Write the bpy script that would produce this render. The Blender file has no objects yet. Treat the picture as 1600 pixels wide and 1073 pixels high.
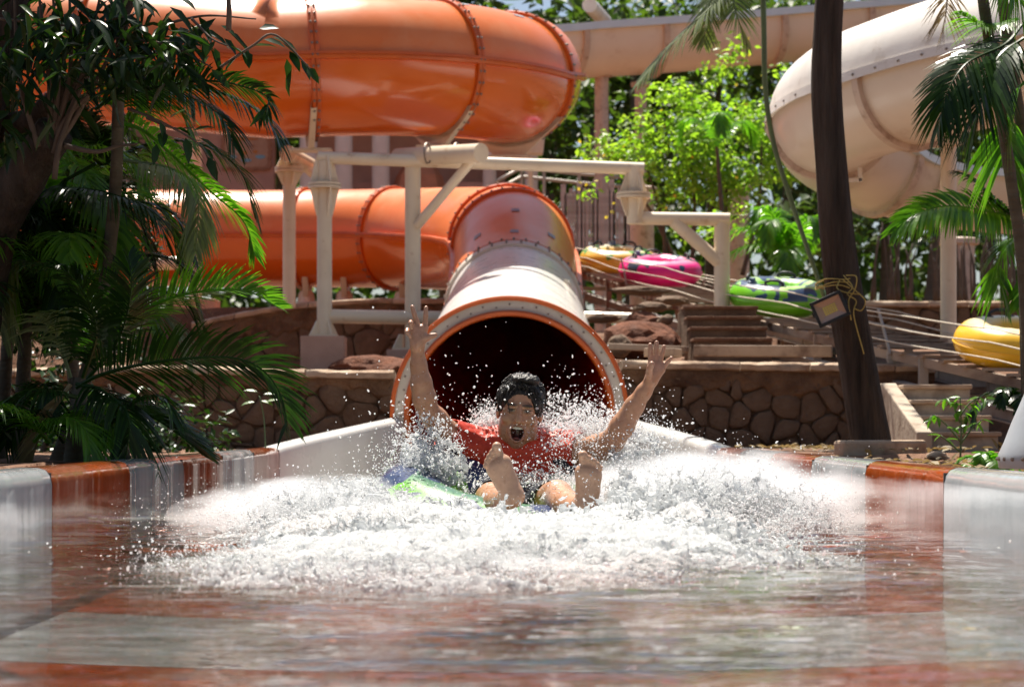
import bpy, bmesh, math, random
import numpy as np
from mathutils import Vector, Matrix, Quaternion
random.seed(7); RNG = np.random.default_rng(11)
SC = bpy.context.scene
COL = SC.collection
R = math.radians
# ------------------------------------------------------------------ camera
F, VX, VY, CZ = 3300.0, 777.0, 680.0, 1.0      # focal length and vanishing point of the photograph (1600 px wide), eye height
cam_d = bpy.data.cameras.new('camera'); cam = bpy.data.objects.new('camera', cam_d); COL.objects.link(cam)
cam.location = (0, 0, CZ); cam.rotation_euler = (R(90), 0, 0)
cam_d.sensor_width = 36.0; cam_d.lens = 36.0 * F / 1600.0
cam_d.shift_x = (800 - VX) / 1600.0; cam_d.shift_y = (VY - 536.5) / 1600.0
cam_d.clip_start = 0.05; cam_d.clip_end = 600
cam_d.dof.use_dof = True; cam_d.dof.focus_distance = 8.1; cam_d.dof.aperture_fstop = 5.6
SC.camera = cam
# ------------------------------------------------------------------ sky and sun
SUN = Vector((-0.16, 0.62, 1.45)).normalized()
w = bpy.data.worlds.new('World'); SC.world = w; w.use_nodes = True
nt = w.node_tree; nt.nodes.clear()
sky = nt.nodes.new('ShaderNodeTexSky'); sky.sky_type = 'NISHITA'; sky.sun_disc = False
sky.sun_elevation = math.asin(SUN.z); sky.sun_rotation = math.atan2(SUN.x, SUN.y)
sky.air_density = 1.0; sky.dust_density = 2.0; sky.ozone_density = 1.0
bg = nt.nodes.new('ShaderNodeBackground'); bg.inputs[1].default_value = 0.06
wo = nt.nodes.new('ShaderNodeOutputWorld')
nt.links.new(sky.outputs[0], bg.inputs[0]); nt.links.new(bg.outputs[0], wo.inputs[0])
sd = bpy.data.lights.new('sun', 'SUN'); sd.energy = 5.0; sd.angle = R(0.5); sd.color = (1.0, 0.93, 0.82)
sun = bpy.data.objects.new('sun', sd); COL.objects.link(sun); sun.location = (0, 0, 30)
sun.rotation_euler = (-SUN).to_track_quat('-Z', 'Y').to_euler()
vs = SC.view_settings; vs.view_transform = 'Standard'; vs.look = 'None'; vs.exposure = 0.95; vs.gamma = 1.0; vs.use_curve_mapping = False
SC.render.engine = 'CYCLES'
cy = SC.cycles; cy.max_bounces = 10; cy.diffuse_bounces = 6; cy.glossy_bounces = 4; cy.transmission_bounces = 6; cy.transparent_max_bounces = 24
cy.caustics_reflective = False; cy.caustics_refractive = False; cy.sample_clamp_indirect = 8.0
cy.use_denoising = True; cy.volume_bounces = 3; cy.volume_max_steps = 128

def P(px, py, Y): return Vector(((px - VX) * Y / F, Y, CZ + (VY - py) * Y / F))
def ZR(z): return CZ + z
# ------------------------------------------------------------------ noise
_PERM = np.random.default_rng(3).permutation(256).astype(np.int32); _PERM = np.concatenate([_PERM, _PERM, _PERM])
_GR = np.random.default_rng(4).normal(size=(256, 3)).astype(np.float32); _GR /= np.linalg.norm(_GR, axis=1)[:, None]
def pnoise(p):
    p = np.asarray(p, dtype=np.float32); i = np.floor(p).astype(np.int32); f = p - i; i = i & 255
    u = f * f * f * (f * (f * 6 - 15) + 10); r = 0
    for dx in (0, 1):
        for dy in (0, 1):
            for dz in (0, 1):
                h = _PERM[_PERM[_PERM[(i[:, 0] + dx) & 255] + ((i[:, 1] + dy) & 255)] + ((i[:, 2] + dz) & 255)]
                g = _GR[h]; d = g[:, 0] * (f[:, 0] - dx) + g[:, 1] * (f[:, 1] - dy) + g[:, 2] * (f[:, 2] - dz)
                r = r + d * (u[:, 0] if dx else 1 - u[:, 0]) * (u[:, 1] if dy else 1 - u[:, 1]) * (u[:, 2] if dz else 1 - u[:, 2])
    return r * 1.6
def fbm(p, oct=4, lac=2.1, gain=.5):
    p = np.asarray(p, dtype=np.float32); a = 1.0; s = 0; r = 0
    for k in range(oct):
        r = r + a * pnoise(p + 17.3 * k); s += a; a *= gain; p = p * lac
    return r / s
def sstep(a, b, x):
    t = np.clip((np.asarray(x) - a) / (b - a), 0, 1); return t * t * (3 - 2 * t)
# ------------------------------------------------------------------ materials
MATS = {}
def newmat(name):
    m = bpy.data.materials.new(name); m.use_nodes = True; n = m.node_tree; n.nodes.clear()
    o = n.nodes.new('ShaderNodeOutputMaterial'); return m, n, o
def rgb(c): return (c[0], c[1], c[2], 1)
def coords(n, scale=(1, 1, 1), kind='Object'):
    t = n.nodes.new('ShaderNodeTexCoord'); mp = n.nodes.new('ShaderNodeMapping'); mp.inputs['Scale'].default_value = scale
    n.links.new(t.outputs[kind], mp.inputs[0]); return mp.outputs[0]
def noise(n, vec, scale, detail=4, rough=.55):
    t = n.nodes.new('ShaderNodeTexNoise'); t.inputs['Scale'].default_value = scale; t.inputs['Detail'].default_value = detail
    t.inputs['Roughness'].default_value = rough; n.links.new(vec, t.inputs['Vector']); return t.outputs['Fac']
def ramp(n, fac, stops):
    r = n.nodes.new('ShaderNodeValToRGB'); e = r.color_ramp.elements
    while len(e) < len(stops): e.new(.5)
    for k, (p, c) in enumerate(stops): e[k].position = p; e[k].color = rgb(c)
    n.links.new(fac, r.inputs[0]); return r.outputs[0]
def bump(n, h, strength=.3, dist=.02):
    b = n.nodes.new('ShaderNodeBump'); b.inputs['Strength'].default_value = strength; b.inputs['Distance'].default_value = dist
    n.links.new(h, b.inputs['Height']); return b.outputs[0]
def mixc(n, fac, a, b, mode='MIX'):
    m = n.nodes.new('ShaderNodeMix'); m.data_type = 'RGBA'; m.blend_type = mode
    for s, v in ((m.inputs[0], fac), (m.inputs[6], a), (m.inputs[7], b)):
        if hasattr(v, 'links') or hasattr(v, 'is_linked'): n.links.new(v, s)
        elif isinstance(v, (int, float)): s.default_value = v
        else: s.default_value = rgb(v)
    return m.outputs[2]
def attr(n, name):
    a = n.nodes.new('ShaderNodeAttribute'); a.attribute_name = name; return a
def pbr(name, c1, c2=None, scale=4, rough=.5, spec=.5, bscale=None, bstr=.2, bdist=.01, stretch=(1, 1, 1), metal=0, coat=0, dirt=None, dscale=1.5, dlo=.5, dhi=.7, sss=0, detail=5, bdet=6):
    if name in MATS: return MATS[name]
    m, n, o = newmat(name); b = n.nodes.new('ShaderNodeBsdfPrincipled'); n.links.new(b.outputs[0], o.inputs[0])
    v = coords(n, stretch)
    if c2 is None: c2 = tuple(x * .85 for x in c1)
    col = ramp(n, noise(n, v, scale, detail), [(.3, c1), (.7, c2)])
    if dirt is not None:
        f = ramp(n, noise(n, v, dscale, 8, .65), [(dlo, (0, 0, 0)), (dhi, (1, 1, 1))]); col = mixc(n, f, col, dirt)
    n.links.new(col, b.inputs['Base Color'])
    rr = ramp(n, noise(n, v, scale * 1.7, 4), [(.3, (rough * .8,) * 3), (.7, (min(1, rough * 1.2),) * 3)]); n.links.new(rr, b.inputs['Roughness'])
    b.inputs['Specular IOR Level'].default_value = spec; b.inputs['Metallic'].default_value = metal; b.inputs['Coat Weight'].default_value = coat; b.inputs['Coat Roughness'].default_value = .08
    if sss: b.inputs['Subsurface Weight'].default_value = sss; b.inputs['Subsurface Radius'].default_value = (.02, .01, .006); b.inputs['Subsurface Scale'].default_value = .5
    if bscale: n.links.new(bump(n, noise(n, v, bscale, bdet), bstr, bdist), b.inputs['Normal'])
    MATS[name] = m; return m
def leafmat(name, cd, cl, trans=.45, rough=.35, tcol=None, spec=.4):
    if name in MATS: return MATS[name]
    m, n, o = newmat(name); b = n.nodes.new('ShaderNodeBsdfPrincipled'); t = n.nodes.new('ShaderNodeBsdfTranslucent'); mx = n.nodes.new('ShaderNodeMixShader')
    a = attr(n, 'rnd'); col = ramp(n, a.outputs['Fac'], [(0, cd), (1, cl)])
    n.links.new(col, b.inputs['Base Color']); b.inputs['Roughness'].default_value = rough; b.inputs['Specular IOR Level'].default_value = spec
    tc = mixc(n, 1.0, col, tcol or (1.6, 1.9, .5), 'MULTIPLY'); n.links.new(tc, t.inputs[0])
    mx.inputs[0].default_value = trans; n.links.new(b.outputs[0], mx.inputs[1]); n.links.new(t.outputs[0], mx.inputs[2]); n.links.new(mx.outputs[0], o.inputs[0])
    MATS[name] = m; return m
# ------------------------------------------------------------------ mesh building
class MB:
    def __init__(s): s.v = []; s.f = []; s.r = []
    def add(s, vs, fs, rnd=None):
        o = len(s.v); s.v.extend([tuple(x) for x in vs]); s.f.extend([tuple(i + o for i in f) for f in fs])
        s.r.extend([random.random() if rnd is None else rnd] * len(fs)); return s
    def box(s, c, d, rot=None, taper=1.0):
        c = Vector(c); hx, hy, hz = d[0] / 2, d[1] / 2, d[2] / 2; vs = []
        for z in (-1, 1):
            k = taper if z > 0 else 1
            for x, y in ((-1, -1), (1, -1), (1, 1), (-1, 1)):
                p = Vector((x * hx * k, y * hy * k, z * hz))
                if rot is not None: p = rot @ p
                vs.append(c + p)
        return s.add(vs, [(3, 2, 1, 0), (4, 5, 6, 7), (0, 1, 5, 4), (1, 2, 6, 5), (2, 3, 7, 6), (3, 0, 4, 7)])
    def bar(s, a, b, wd, ht, up=Vector((0, 0, 1))):
        a = Vector(a); b = Vector(b); t = (b - a).normalized(); x = t.cross(up)
        if x.length < 1e-4: x = Vector((1, 0, 0))
        x.normalize(); u = x.cross(t); m = Matrix((x, t, u)).transposed()
        return s.box((a + b) / 2, (wd, (b - a).length, ht), m)
    def tube(s, pts, rad, n=10, caps=True, rnd=None):
        pts = [Vector(p) for p in pts]; k = len(pts)
        if not hasattr(rad, '__len__'): rad = [rad] * k
        vs = []; up = None
        for i, p in enumerate(pts):
            t = (pts[min(i + 1, k - 1)] - pts[max(i - 1, 0)]).normalized()
            if up is None:
                up = Vector((0, 0, 1)) if abs(t.z) < .9 else Vector((1, 0, 0))
            x = t.cross(up).normalized(); up = x.cross(t).normalized()
            for j in range(n):
                a = 2 * math.pi * j / n; vs.append(p + (x * math.cos(a) + up * math.sin(a)) * rad[i])
        fs = []
        for i in range(k - 1):
            for j in range(n):
                a = i * n + j; b = i * n + (j + 1) % n; fs.append((a, b, b + n, a + n))
        if caps: fs.append(tuple(range(n - 1, -1, -1))); fs.append(tuple(range((k - 1) * n, k * n)))
        return s.add(vs, fs, rnd)
    def lathe(s, c, axis, prof, n=48, closed=False, a0=0, a1=2 * math.pi):
        """prof: (radius, offset along axis)"""
        c = Vector(c); ax = Vector(axis).normalized(); u = Vector((0, 0, 1)) if abs(ax.z) < .95 else Vector((0, 1, 0))
        x = ax.cross(u).normalized(); u = x.cross(ax).normalized(); full = abs(a1 - a0 - 2 * math.pi) < 1e-6; m = n if full else n + 1; vs = []
        for (r, h) in prof:
            for j in range(m):
                a = a0 + (a1 - a0) * j / n; vs.append(c + ax * h + (x * math.cos(a) + u * math.sin(a)) * r)
        fs = []; k = len(prof)
        for i in range(k if closed else k - 1):
            i2 = (i + 1) % k
            for j in range(n):
                j2 = (j + 1) % m if full else j + 1; fs.append((i * m + j, i * m + j2, i2 * m + j2, i2 * m + j))
        return s.add(vs, fs)
    def grid(s, rows, rnd=None, flip=False):
        k = len(rows[0]); vs = [p for r in rows for p in r]; fs = []
        for i in range(len(rows) - 1):
            for j in range(k - 1):
                a = i * k + j; q = (a, a + 1, a + k + 1, a + k); fs.append(q[::-1] if flip else q)
        return s.add(vs, fs, rnd)
    def prism(s, poly, d):
        """poly: list of Vector, extruded along Vector d"""
        n = len(poly); vs = list(poly) + [p + d for p in poly]
        fs = [tuple(range(n - 1, -1, -1)), tuple(range(n, 2 * n))] + [(i, (i + 1) % n, n + (i + 1) % n, n + i) for i in range(n)]
        return s.add(vs, fs)
def npmesh(name, V, Fc, rnd=None, smooth=False):
    """V (n,3), Fc (m,k) arrays"""
    V = np.asarray(V, np.float32); Fc = np.asarray(Fc, np.int32); m, k = Fc.shape
    me = bpy.data.meshes.new(name); me.vertices.add(len(V)); me.vertices.foreach_set('co', V.ravel())
    me.loops.add(m * k); me.loops.foreach_set('vertex_index', Fc.ravel()); me.polygons.add(m)
    me.polygons.foreach_set('loop_start', np.arange(0, m * k, k, dtype=np.int32)); me.polygons.foreach_set('loop_total', np.full(m, k, np.int32))
    if smooth: me.polygons.foreach_set('use_smooth', np.ones(m, bool))
    me.update(calc_edges=True)
    if rnd is not None:
        at = me.attributes.new('rnd', 'FLOAT', 'FACE'); at.data.foreach_set('value', np.asarray(rnd, np.float32))
    return me
WL = {}
def props(o, label=None, cat=None, group=None, kind=None):
    for k, v in (('label', label), ('category', cat), ('group', group), ('kind', kind)):
        if v: o[k] = v
    return o
def thing(name, loc, label, cat, group=None, rot=None):
    o = bpy.data.objects.new(name, None); o.empty_display_size = .1; COL.objects.link(o); o.location = loc; WL[o] = Vector(loc)
    if rot: o.rotation_euler = rot
    return props(o, label, cat, group)
def place(name, me, mat, parent=None, origin=None, local=False, label=None, cat=None, group=None, kind=None):
    """link mesh as an object; vertices are world coordinates unless local"""
    o = bpy.data.objects.new(name, me); COL.objects.link(o)
    if mat is not None:
        for mm in (mat if isinstance(mat, (list, tuple)) else [mat]): me.materials.append(mm)
    if local:
        o.parent = parent; WL[o] = WL.get(parent, Vector()) if parent else Vector()
    else:
        n = len(me.vertices); co = np.empty(n * 3, np.float32); me.vertices.foreach_get('co', co); co = co.reshape(-1, 3)
        if origin is None: origin = Vector(((co[:, 0].min() + co[:, 0].max()) / 2, (co[:, 1].min() + co[:, 1].max()) / 2, co[:, 2].min()))
        co -= np.array(origin, np.float32); me.vertices.foreach_set('co', co.ravel()); me.update()
        WL[o] = Vector(origin); o.parent = parent; o.location = Vector(origin) - (WL[parent] if parent else Vector())
    return props(o, label, cat, group, kind)
def obj(name, mb, mat, parent=None, smooth=False, bevel=0, local=False, sub=0, auto=None, **kw):
    me = bpy.data.meshes.new(name); me.from_pydata([tuple(p) for p in mb.v], [], mb.f); me.update()
    at = me.attributes.new('rnd', 'FLOAT', 'FACE'); at.data.foreach_set('value', np.asarray(mb.r, np.float32))
    if smooth: me.polygons.foreach_set('use_smooth', np.ones(len(me.polygons), bool))
    if auto:
        me.polygons.foreach_set('use_smooth', np.ones(len(me.polygons), bool)); me.set_sharp_from_angle(angle=R(auto))
    o = place(name, me, mat, parent, local=local, **kw)
    if bevel:
        b = o.modifiers.new('bevel', 'BEVEL'); b.width = bevel; b.segments = 2; b.limit_method = 'ANGLE'; b.angle_limit = R(40)
    if sub:
        b = o.modifiers.new('sub', 'SUBSURF'); b.levels = sub; b.render_levels = sub
    return o
def copy_tree(o, parent=None, loc=None, rot=None):
    c = o.copy(); COL.objects.link(c); c.parent = parent
    if loc is not None: c.location = loc; WL[c] = Vector(loc)
    if rot is not None: c.rotation_euler = rot
    for ch in list(o.children): copy_tree(ch, c)
    return c
def bez(pts, n):
    """Catmull-Rom through the points"""
    pts = [Vector(p) for p in pts]; q = [pts[0] * 2 - pts[1]] + pts + [pts[-1] * 2 - pts[-2]]; out = []
    L = [0]
    for i in range(1, len(pts)): L.append(L[-1] + (pts[i] - pts[i - 1]).length)
    for k in range(n):
        d = L[-1] * k / (n - 1); i = 0
        while i < len(pts) - 2 and d > L[i + 1]: i += 1
        t = (d - L[i]) / max(1e-6, L[i + 1] - L[i]); a, b, c, e = q[i], q[i + 1], q[i + 2], q[i + 3]
        out.append(.5 * ((2 * b) + (c - a) * t + (2 * a - 5 * b + 4 * c - e) * t * t + (-a + 3 * b - 3 * c + e) * t ** 3))
    return out
def add_attr(me, name, vals):
    at = me.attributes.new(name, 'FLOAT', 'POINT'); at.data.foreach_set('value', np.asarray(vals, np.float32))
def add_col(me, name, cols):
    at = me.attributes.new(name, 'FLOAT_COLOR', 'POINT'); c = np.ones((len(cols), 4), np.float32); c[:, :3] = cols; at.data.foreach_set('color', c.ravel())
# ------------------------------------------------------------------ surfaces
M_soil = pbr('red_soil', (.23, .125, .078), (.12, .062, .037), 3, .95, .2, 14, .8, .05, dirt=(.36, .25, .17), dscale=6, dlo=.55, dhi=.75)
M_stone = pbr('rubble_stone', (.21, .14, .092), (.085, .053, .035), 3.2, .9, .25, 22, .7, .03, dirt=(.13, .08, .055), dscale=4, dlo=.5, dhi=.72)
M_mortar = pbr('mortar', (.15, .098, .064), (.085, .053, .036), 9, .95, .2, 30, .8, .03)
M_plas = pbr('smeared_plaster', (.24, .145, .085), (.12, .068, .04), 4, .95, .2, 16, 1.0, .05, dirt=(.075, .042, .028), dscale=3.5, dlo=.45, dhi=.7)
M_cope = pbr('coping_plaster', (.52, .40, .29), (.36, .25, .17), 4, .9, .25, 18, .7, .02, dirt=(.2, .13, .09), dscale=5)
M_conc = pbr('pink_concrete', (.58, .35, .26), (.50, .29, .21), 5, .85, .3, 25, .3, .01, dirt=(.25, .16, .12), dscale=4, dlo=.6, dhi=.8)
M_stepc = pbr('step_concrete', (.50, .42, .33), (.36, .29, .22), 6, .9, .25, 25, .5, .01, dirt=(.2, .14, .1), dscale=5)
M_pipe = pbr('cream_pipe_paint', (.74, .63, .47), (.66, .54, .39), 3, .38, .5, 30, .12, .004, dirt=(.40, .22, .11), dscale=6, dlo=.60, dhi=.78, coat=.15)
M_white = pbr('white_fibreglass', (.80, .79, .76), (.72, .70, .66), 2.5, .3, .5, 3, .12, .02, coat=.3, dirt=(.52, .48, .42), dscale=3, dlo=.6, dhi=.85)
M_ringw = pbr('pale_flange_paint', (.66, .62, .54), (.56, .51, .43), 4, .45, .4, 25, .15, .004, dirt=(.3, .22, .15), dscale=6, dlo=.62, dhi=.8)
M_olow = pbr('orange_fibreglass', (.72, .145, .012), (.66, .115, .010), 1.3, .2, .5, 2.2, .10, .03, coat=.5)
M_oup = pbr('pale_orange_fibreglass', (.75, .19, .035), (.70, .155, .022), 1.1, .36, .5, 2.2, .10, .03, coat=.1, dirt=(.74, .30, .12), dscale=1.2, dlo=.5, dhi=.85)  # upper half-shells: slightly paler, patchier orange than the lower ones
M_ofl = pbr('orange_flange', (.62, .12, .012), (.50, .085, .008), 5, .35, .5, 20, .1, .004)
M_oin = pbr('tube_lining', (.80, .10, .04), (.68, .08, .03), 2, .35, .45)
M_bolt = pbr('bolt_steel', (.32, .27, .23), (.18, .14, .12), 20, .5, .5, metal=.6)
M_grey = pbr('grey_sticker', (.34, .37, .40), (.25, .27, .30), 8, .6)
M_wpan = pbr('white_trough_gelcoat', (.54, .57, .59), (.45, .485, .505), 1.2, .10, .5, 6, .3, .03, bdet=2, stretch=(1, .8, .14), coat=.6, dirt=(.30, .30, .29), dscale=2.0, dlo=.55, dhi=.85)
M_opan = pbr('orange_trough_gelcoat', (.46, .095, .018), (.33, .06, .012), 1.6, .10, .5, 6, .3, .03, bdet=2, stretch=(1, .8, .14), coat=.6, dirt=(.46, .27, .18), dscale=2.0, dlo=.5, dhi=.85)
M_joint = pbr('joint_seal', (.08, .06, .05), (.05, .04, .035), 8, .8)
# ------------------------------------------------------------------ ground
def slope(x, y):
    """relative ground height outside the trough"""
    x = np.asarray(x, np.float64); y = np.asarray(y, np.float64); h = np.where((x > 0) & (y < 12.5), -.165, -.11)
    left = np.where(y > 23.6, 1.42, .5); left = np.where(y > 17.15, left, h)
    rr = .50 + (np.clip(y, 16.7, 23) - 16.7) / 6.3 * .45 + np.clip(y - 23, 0, 8) / 8 * .55
    right = np.where(y > 16.62, rr, h); right = np.where((x > 3.3) & (y > 16.62), np.minimum(right, -.1 + np.clip(y - 14.5, 0, 6) * .17), right)
    g = np.where(x < 0.1, left, right)
    far = 1.55 + np.clip(y - 34, 0, 30) * .05; g = np.where(y > 31.5, np.maximum(g, far), g)
    chan = (np.abs(x - .12) < .95) & (y > 15.5) & (y < 27); cz = .15 + (y - 15.8) * .18 - .95
    g = np.where(chan, np.minimum(g, cz), g); return g
def ground_z(x, y): return CZ + float(slope(np.array([x]), np.array([y]))[0])
xs = np.unique(np.round(np.concatenate([[-400, -200, -100, -60, -40, -28, -20, -15, -12], np.arange(-10, 10.01, .12), [12, 15, 20, 28, 40, 60, 100, 200, 400]]), 3))
ys = np.unique(np.round(np.concatenate([[-300, -100, -40, -15, -6, -2], np.arange(-1, 34.01, .12), [16.61, 16.63, 17.14, 17.16, 23.59, 23.61, 36, 40, 46, 54, 64, 80, 110, 160, 250, 400]]), 3))
GX, GY = np.meshgrid(xs, ys); g = slope(GX, GY)
nz = fbm(np.stack([GX.ravel() * 1.3, GY.ravel() * 1.3, GX.ravel() * 0], 1), 5).reshape(GX.shape)
g = g + nz * .045 * (np.abs(GX) < 12)
pit = ((np.abs(GX) < 1.62) | ((np.abs(GX - .09) < .9) & (GY > 14.9))) & (GY < 16.5) & (GY > -3) & ~((GY > 15.4) & (np.abs(GX - .09) > .9)); g = np.where(pit, -.95, g)
V = np.stack([GX.ravel(), GY.ravel(), (g + CZ).ravel()], 1); nx = len(xs); ny = len(ys)
ii = (np.arange(ny - 1)[:, None] * nx + np.arange(nx - 1)[None, :]).ravel()
place('ground', npmesh('ground', V, np.stack([ii, ii + 1, ii + nx + 1, ii + nx], 1), smooth=True), M_soil, origin=Vector((0, 0, 0)), kind='structure')
# ------------------------------------------------------------------ run-out trough: striped panels, floor, flare
WATER = -.336; FLOOR = -.55; XW = 1.4
def topz(Y): return -.125 + .0035 * Y
trough = thing('runout_trough', (0, 7, ZR(FLOOR)), 'open fibreglass run-out trough with white and orange striped walls', 'slide trough')
YB = [13.6 - 1.39 * k for k in range(10)]
def wall_rows(sgn, y0, y1, xf, tf, n=14):
    rows = []
    for i in range(n + 1):
        y = y0 + (y1 - y0) * i / n; x = xf(y); t = tf(y)
        prof = [(0, FLOOR - .05), (0, FLOOR + .1), (0, FLOOR + .2), (0, FLOOR + .3), (0, t - .12), (0, t - .05), (.006, t - .025), (.02, t - .008), (.045, t), (.10, t + .001), (.135, t - .008), (.15, t - .03), (.152, t - .12), (.152, FLOOR - .05)]
        pts = np.array([(sgn * (x + a), y, ZR(z)) for a, z in prof])
        w_ = fbm(np.stack([pts[:, 1] * 2.3, pts[:, 2] * .8 + sgn * 5, pts[:, 0] * 0], 1), 3) * .012
        pts[:8, 0] += sgn * w_[:8]
        rows.append([Vector(p) for p in pts])
    return rows
for k in range(9):
    ya, yb = YB[k], YB[k + 1]; mt = M_opan if k % 2 == 0 else M_wpan
    for sgn in (-1, 1):
        mb = MB(); mb.grid(wall_rows(sgn, ya - .003, yb + .003, lambda y: XW, topz), flip=(sgn > 0))
        obj('wall_panel', mb, mt, trough, auto=50, label=('orange' if k % 2 == 0 else 'white') + ' trough wall panel')
        mb = MB(); mb.box((sgn * (XW + .078), ya, ZR((FLOOR + topz(ya)) / 2 - .006)), (.145, .012, topz(ya) - FLOOR - .02)); obj('joint', mb, M_joint, trough)
    mb = MB(); mb.grid([[Vector(((-XW + 2 * XW * i / 12) * 1.03, y, ZR(FLOOR - .04 * (1 - (2 * i / 12 - 1) ** 2)))) for i in range(13)] for y in (ya - .004, yb + .004)])
    obj('floor_panel', mb, mt, trough, smooth=True, label=('orange' if k % 2 == 0 else 'white') + ' trough floor panel under the water')
MOUTH = P(796, 649, 15.8)
def lerp(a, b, t): return a + (b - a) * t
def fl_t(y): return min(1, max(0, (y - 13.6) / 2.15))
for sgn in (-1, 1):
    mb = MB(); mb.grid(wall_rows(sgn, 13.604, 15.76, lambda y: lerp(XW, .80 - sgn * MOUTH.x * -1 * 0, fl_t(y)) + sgn * MOUTH.x * fl_t(y), lambda y: lerp(topz(13.6), .125, fl_t(y) ** .9), 22), flip=(sgn < 0))
    obj('flared_wall', mb, M_white, trough, auto=50, label='smooth white flared wall joining the tube mouth')
mb = MB(); mb.grid([[Vector((lerp(-1, 1, i / 8) * lerp(XW, .8, fl_t(y)) + MOUTH.x * fl_t(y), y, ZR(FLOOR + .02 * 0))) for i in range(9)] for y in (13.604, 14.3, 15.0, 15.76)])
obj('floor_panel', mb, M_white, trough)
# ------------------------------------------------------------------ water
def water_mat():
    m, n, o = newmat('water'); v = coords(n, (.8, 1.7, 1))
    h = noise(n, v, 9, 3, .5); nb = bump(n, h, .5, .02)
    gl = n.nodes.new('ShaderNodeBsdfGlossy'); gl.inputs['Roughness'].default_value = .03; gl.inputs['Color'].default_value = (1, 1, 1, 1)
    tr = n.nodes.new('ShaderNodeBsdfTransparent'); tr.inputs[0].default_value = (.80, .80, .78, 1)
    fr = n.nodes.new('ShaderNodeFresnel'); fr.inputs['IOR'].default_value = 1.33; n.links.new(nb, fr.inputs['Normal']); n.links.new(nb, gl.inputs['Normal'])
    mx = n.nodes.new('ShaderNodeMixShader'); n.links.new(fr.outputs[0], mx.inputs[0]); n.links.new(tr.outputs[0], mx.inputs[1]); n.links.new(gl.outputs[0], mx.inputs[2]); n.links.new(mx.outputs[0], o.inputs[0]); return m
M_water = water_mat()
ys = np.unique(np.concatenate([np.arange(.4, 9, .022), np.arange(9, 15.75, .05)])); u = np.linspace(-1, 1, 130)
UX, UY = np.meshgrid(u, ys); hw = np.interp(UY, [0, 13.6, 15.75], [XW - .001, XW - .001, .79]); X_ = UX * hw + MOUTH.x * np.interp(UY, [13.6, 15.75], [0, 1])
q = np.stack([X_.ravel() * 1.9, UY.ravel() * 4.6, 0 * UY.ravel()], 1); near = np.exp(-((X_ - .05) ** 2 / 1.2 + (UY - 7.6) ** 2 / 3.0))
hz = (fbm(q, 4, 2.0, .55).reshape(X_.shape)) * (.015 + .06 * near) + .010 * pnoise(q * np.array([.5, .42, 1]) + 9).reshape(X_.shape)
V = np.stack([X_.ravel(), UY.ravel(), ZR(WATER) + hz.ravel()], 1); nx = len(u); ny = len(ys); ii = (np.arange(ny - 1)[:, None] * nx + np.arange(nx - 1)[None, :]).ravel()
place('water', npmesh('water', V, np.stack([ii, ii + 1, ii + nx + 1, ii + nx], 1), smooth=True), M_water, origin=Vector((0, 7, ZR(WATER))), kind='structure')
# ------------------------------------------------------------------ closed tube slides
def frames(path):
    out = []; k = len(path)
    for i, p in enumerate(path):
        t = (path[min(i + 1, k - 1)] - path[max(i - 1, 0)]).normalized(); s = t.cross(Vector((0, 0, 1))).normalized(); out.append((p, t, s, s.cross(t)))
    return out
def shell(fr, rad, a0, a1, n, i0, i1, off=0.0):
    return [[fr[i][0] + (fr[i][2] * math.cos(a0 + (a1 - a0) * j / n) + fr[i][3] * math.sin(a0 + (a1 - a0) * j / n)) * (rad[i] + off) for j in range(n + 1)] for i in range(i0, i1 + 1)]
def flange(parent, p, t, r, mat, wid=.085, hgt=.04, bolts=36, bmat=None, side=True):
    mb = MB(); mb.lathe(p, t, [(r - .01, -wid / 2), (r + hgt - .008, -wid / 2), (r + hgt, -wid / 2 + .01), (r + hgt, -.004), (r + hgt - .012, 0), (r + hgt, .004), (r + hgt, wid / 2 - .01), (r + hgt - .008, wid / 2), (r - .01, wid / 2)], 72, closed=True)
    fo = obj('flange', mb, mat, parent, auto=35)
    s = t.cross(Vector((0, 0, 1))).normalized(); u = s.cross(t); mb = MB()
    for k in range(bolts):
        a = 2 * math.pi * k / bolts; d = s * math.cos(a) + u * math.sin(a)
        for e in (-.5, .5): mb.lathe(p + d * (r + hgt) + t * (wid * e * .55), d, [(.0135, -.004), (.0135, .006), (.009, .014), (.0, .016)], 6)
    b = obj('bolts', mb, bmat or M_bolt, fo, kind='stuff')
    return fo
def tube_slide(parent, path, rad, cuts, up, low, fl, seam=True, bolts=36, lining=False):
    fr = frames(path)
    for a, b in zip(cuts[:-1], cuts[1:]):
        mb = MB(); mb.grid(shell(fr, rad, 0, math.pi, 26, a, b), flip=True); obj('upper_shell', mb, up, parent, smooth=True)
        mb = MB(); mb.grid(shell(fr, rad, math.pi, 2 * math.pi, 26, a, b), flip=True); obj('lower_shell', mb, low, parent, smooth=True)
        if seam:
            for sd_ in (0, math.pi):
                rows = []
                for i in range(a, b + 1):
                    p, t, s, u = fr[i]; d = s * math.cos(sd_); r = rad[i]; rows.append([p + d * (r - .005) + u * .04, p + d * (r + .045) + u * .036, p + d * (r + .05) + u * .005, p + d * (r + .043) + u * 0, p + d * (r + .05) - u * .005, p + d * (r + .045) - u * .036, p + d * (r - .005) - u * .04])
                mb = MB(); mb.grid(rows, flip=(sd_ == 0)); obj('seam_flange', mb, fl, parent, auto=35)
    for c in cuts:
        flange(parent, fr[c][0], fr[c][1], rad[c], fl, bolts=bolts)
    if lining:
        mb = MB(); mb.grid(shell(fr, rad, 0, 2 * math.pi, 48, cuts[0], cuts[-1], -.03)); obj('lining', mb, M_oin, parent, smooth=True)
    return fr
def nearest(path, q): return min(range(len(path)), key=lambda i: (path[i] - q).length)
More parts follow.
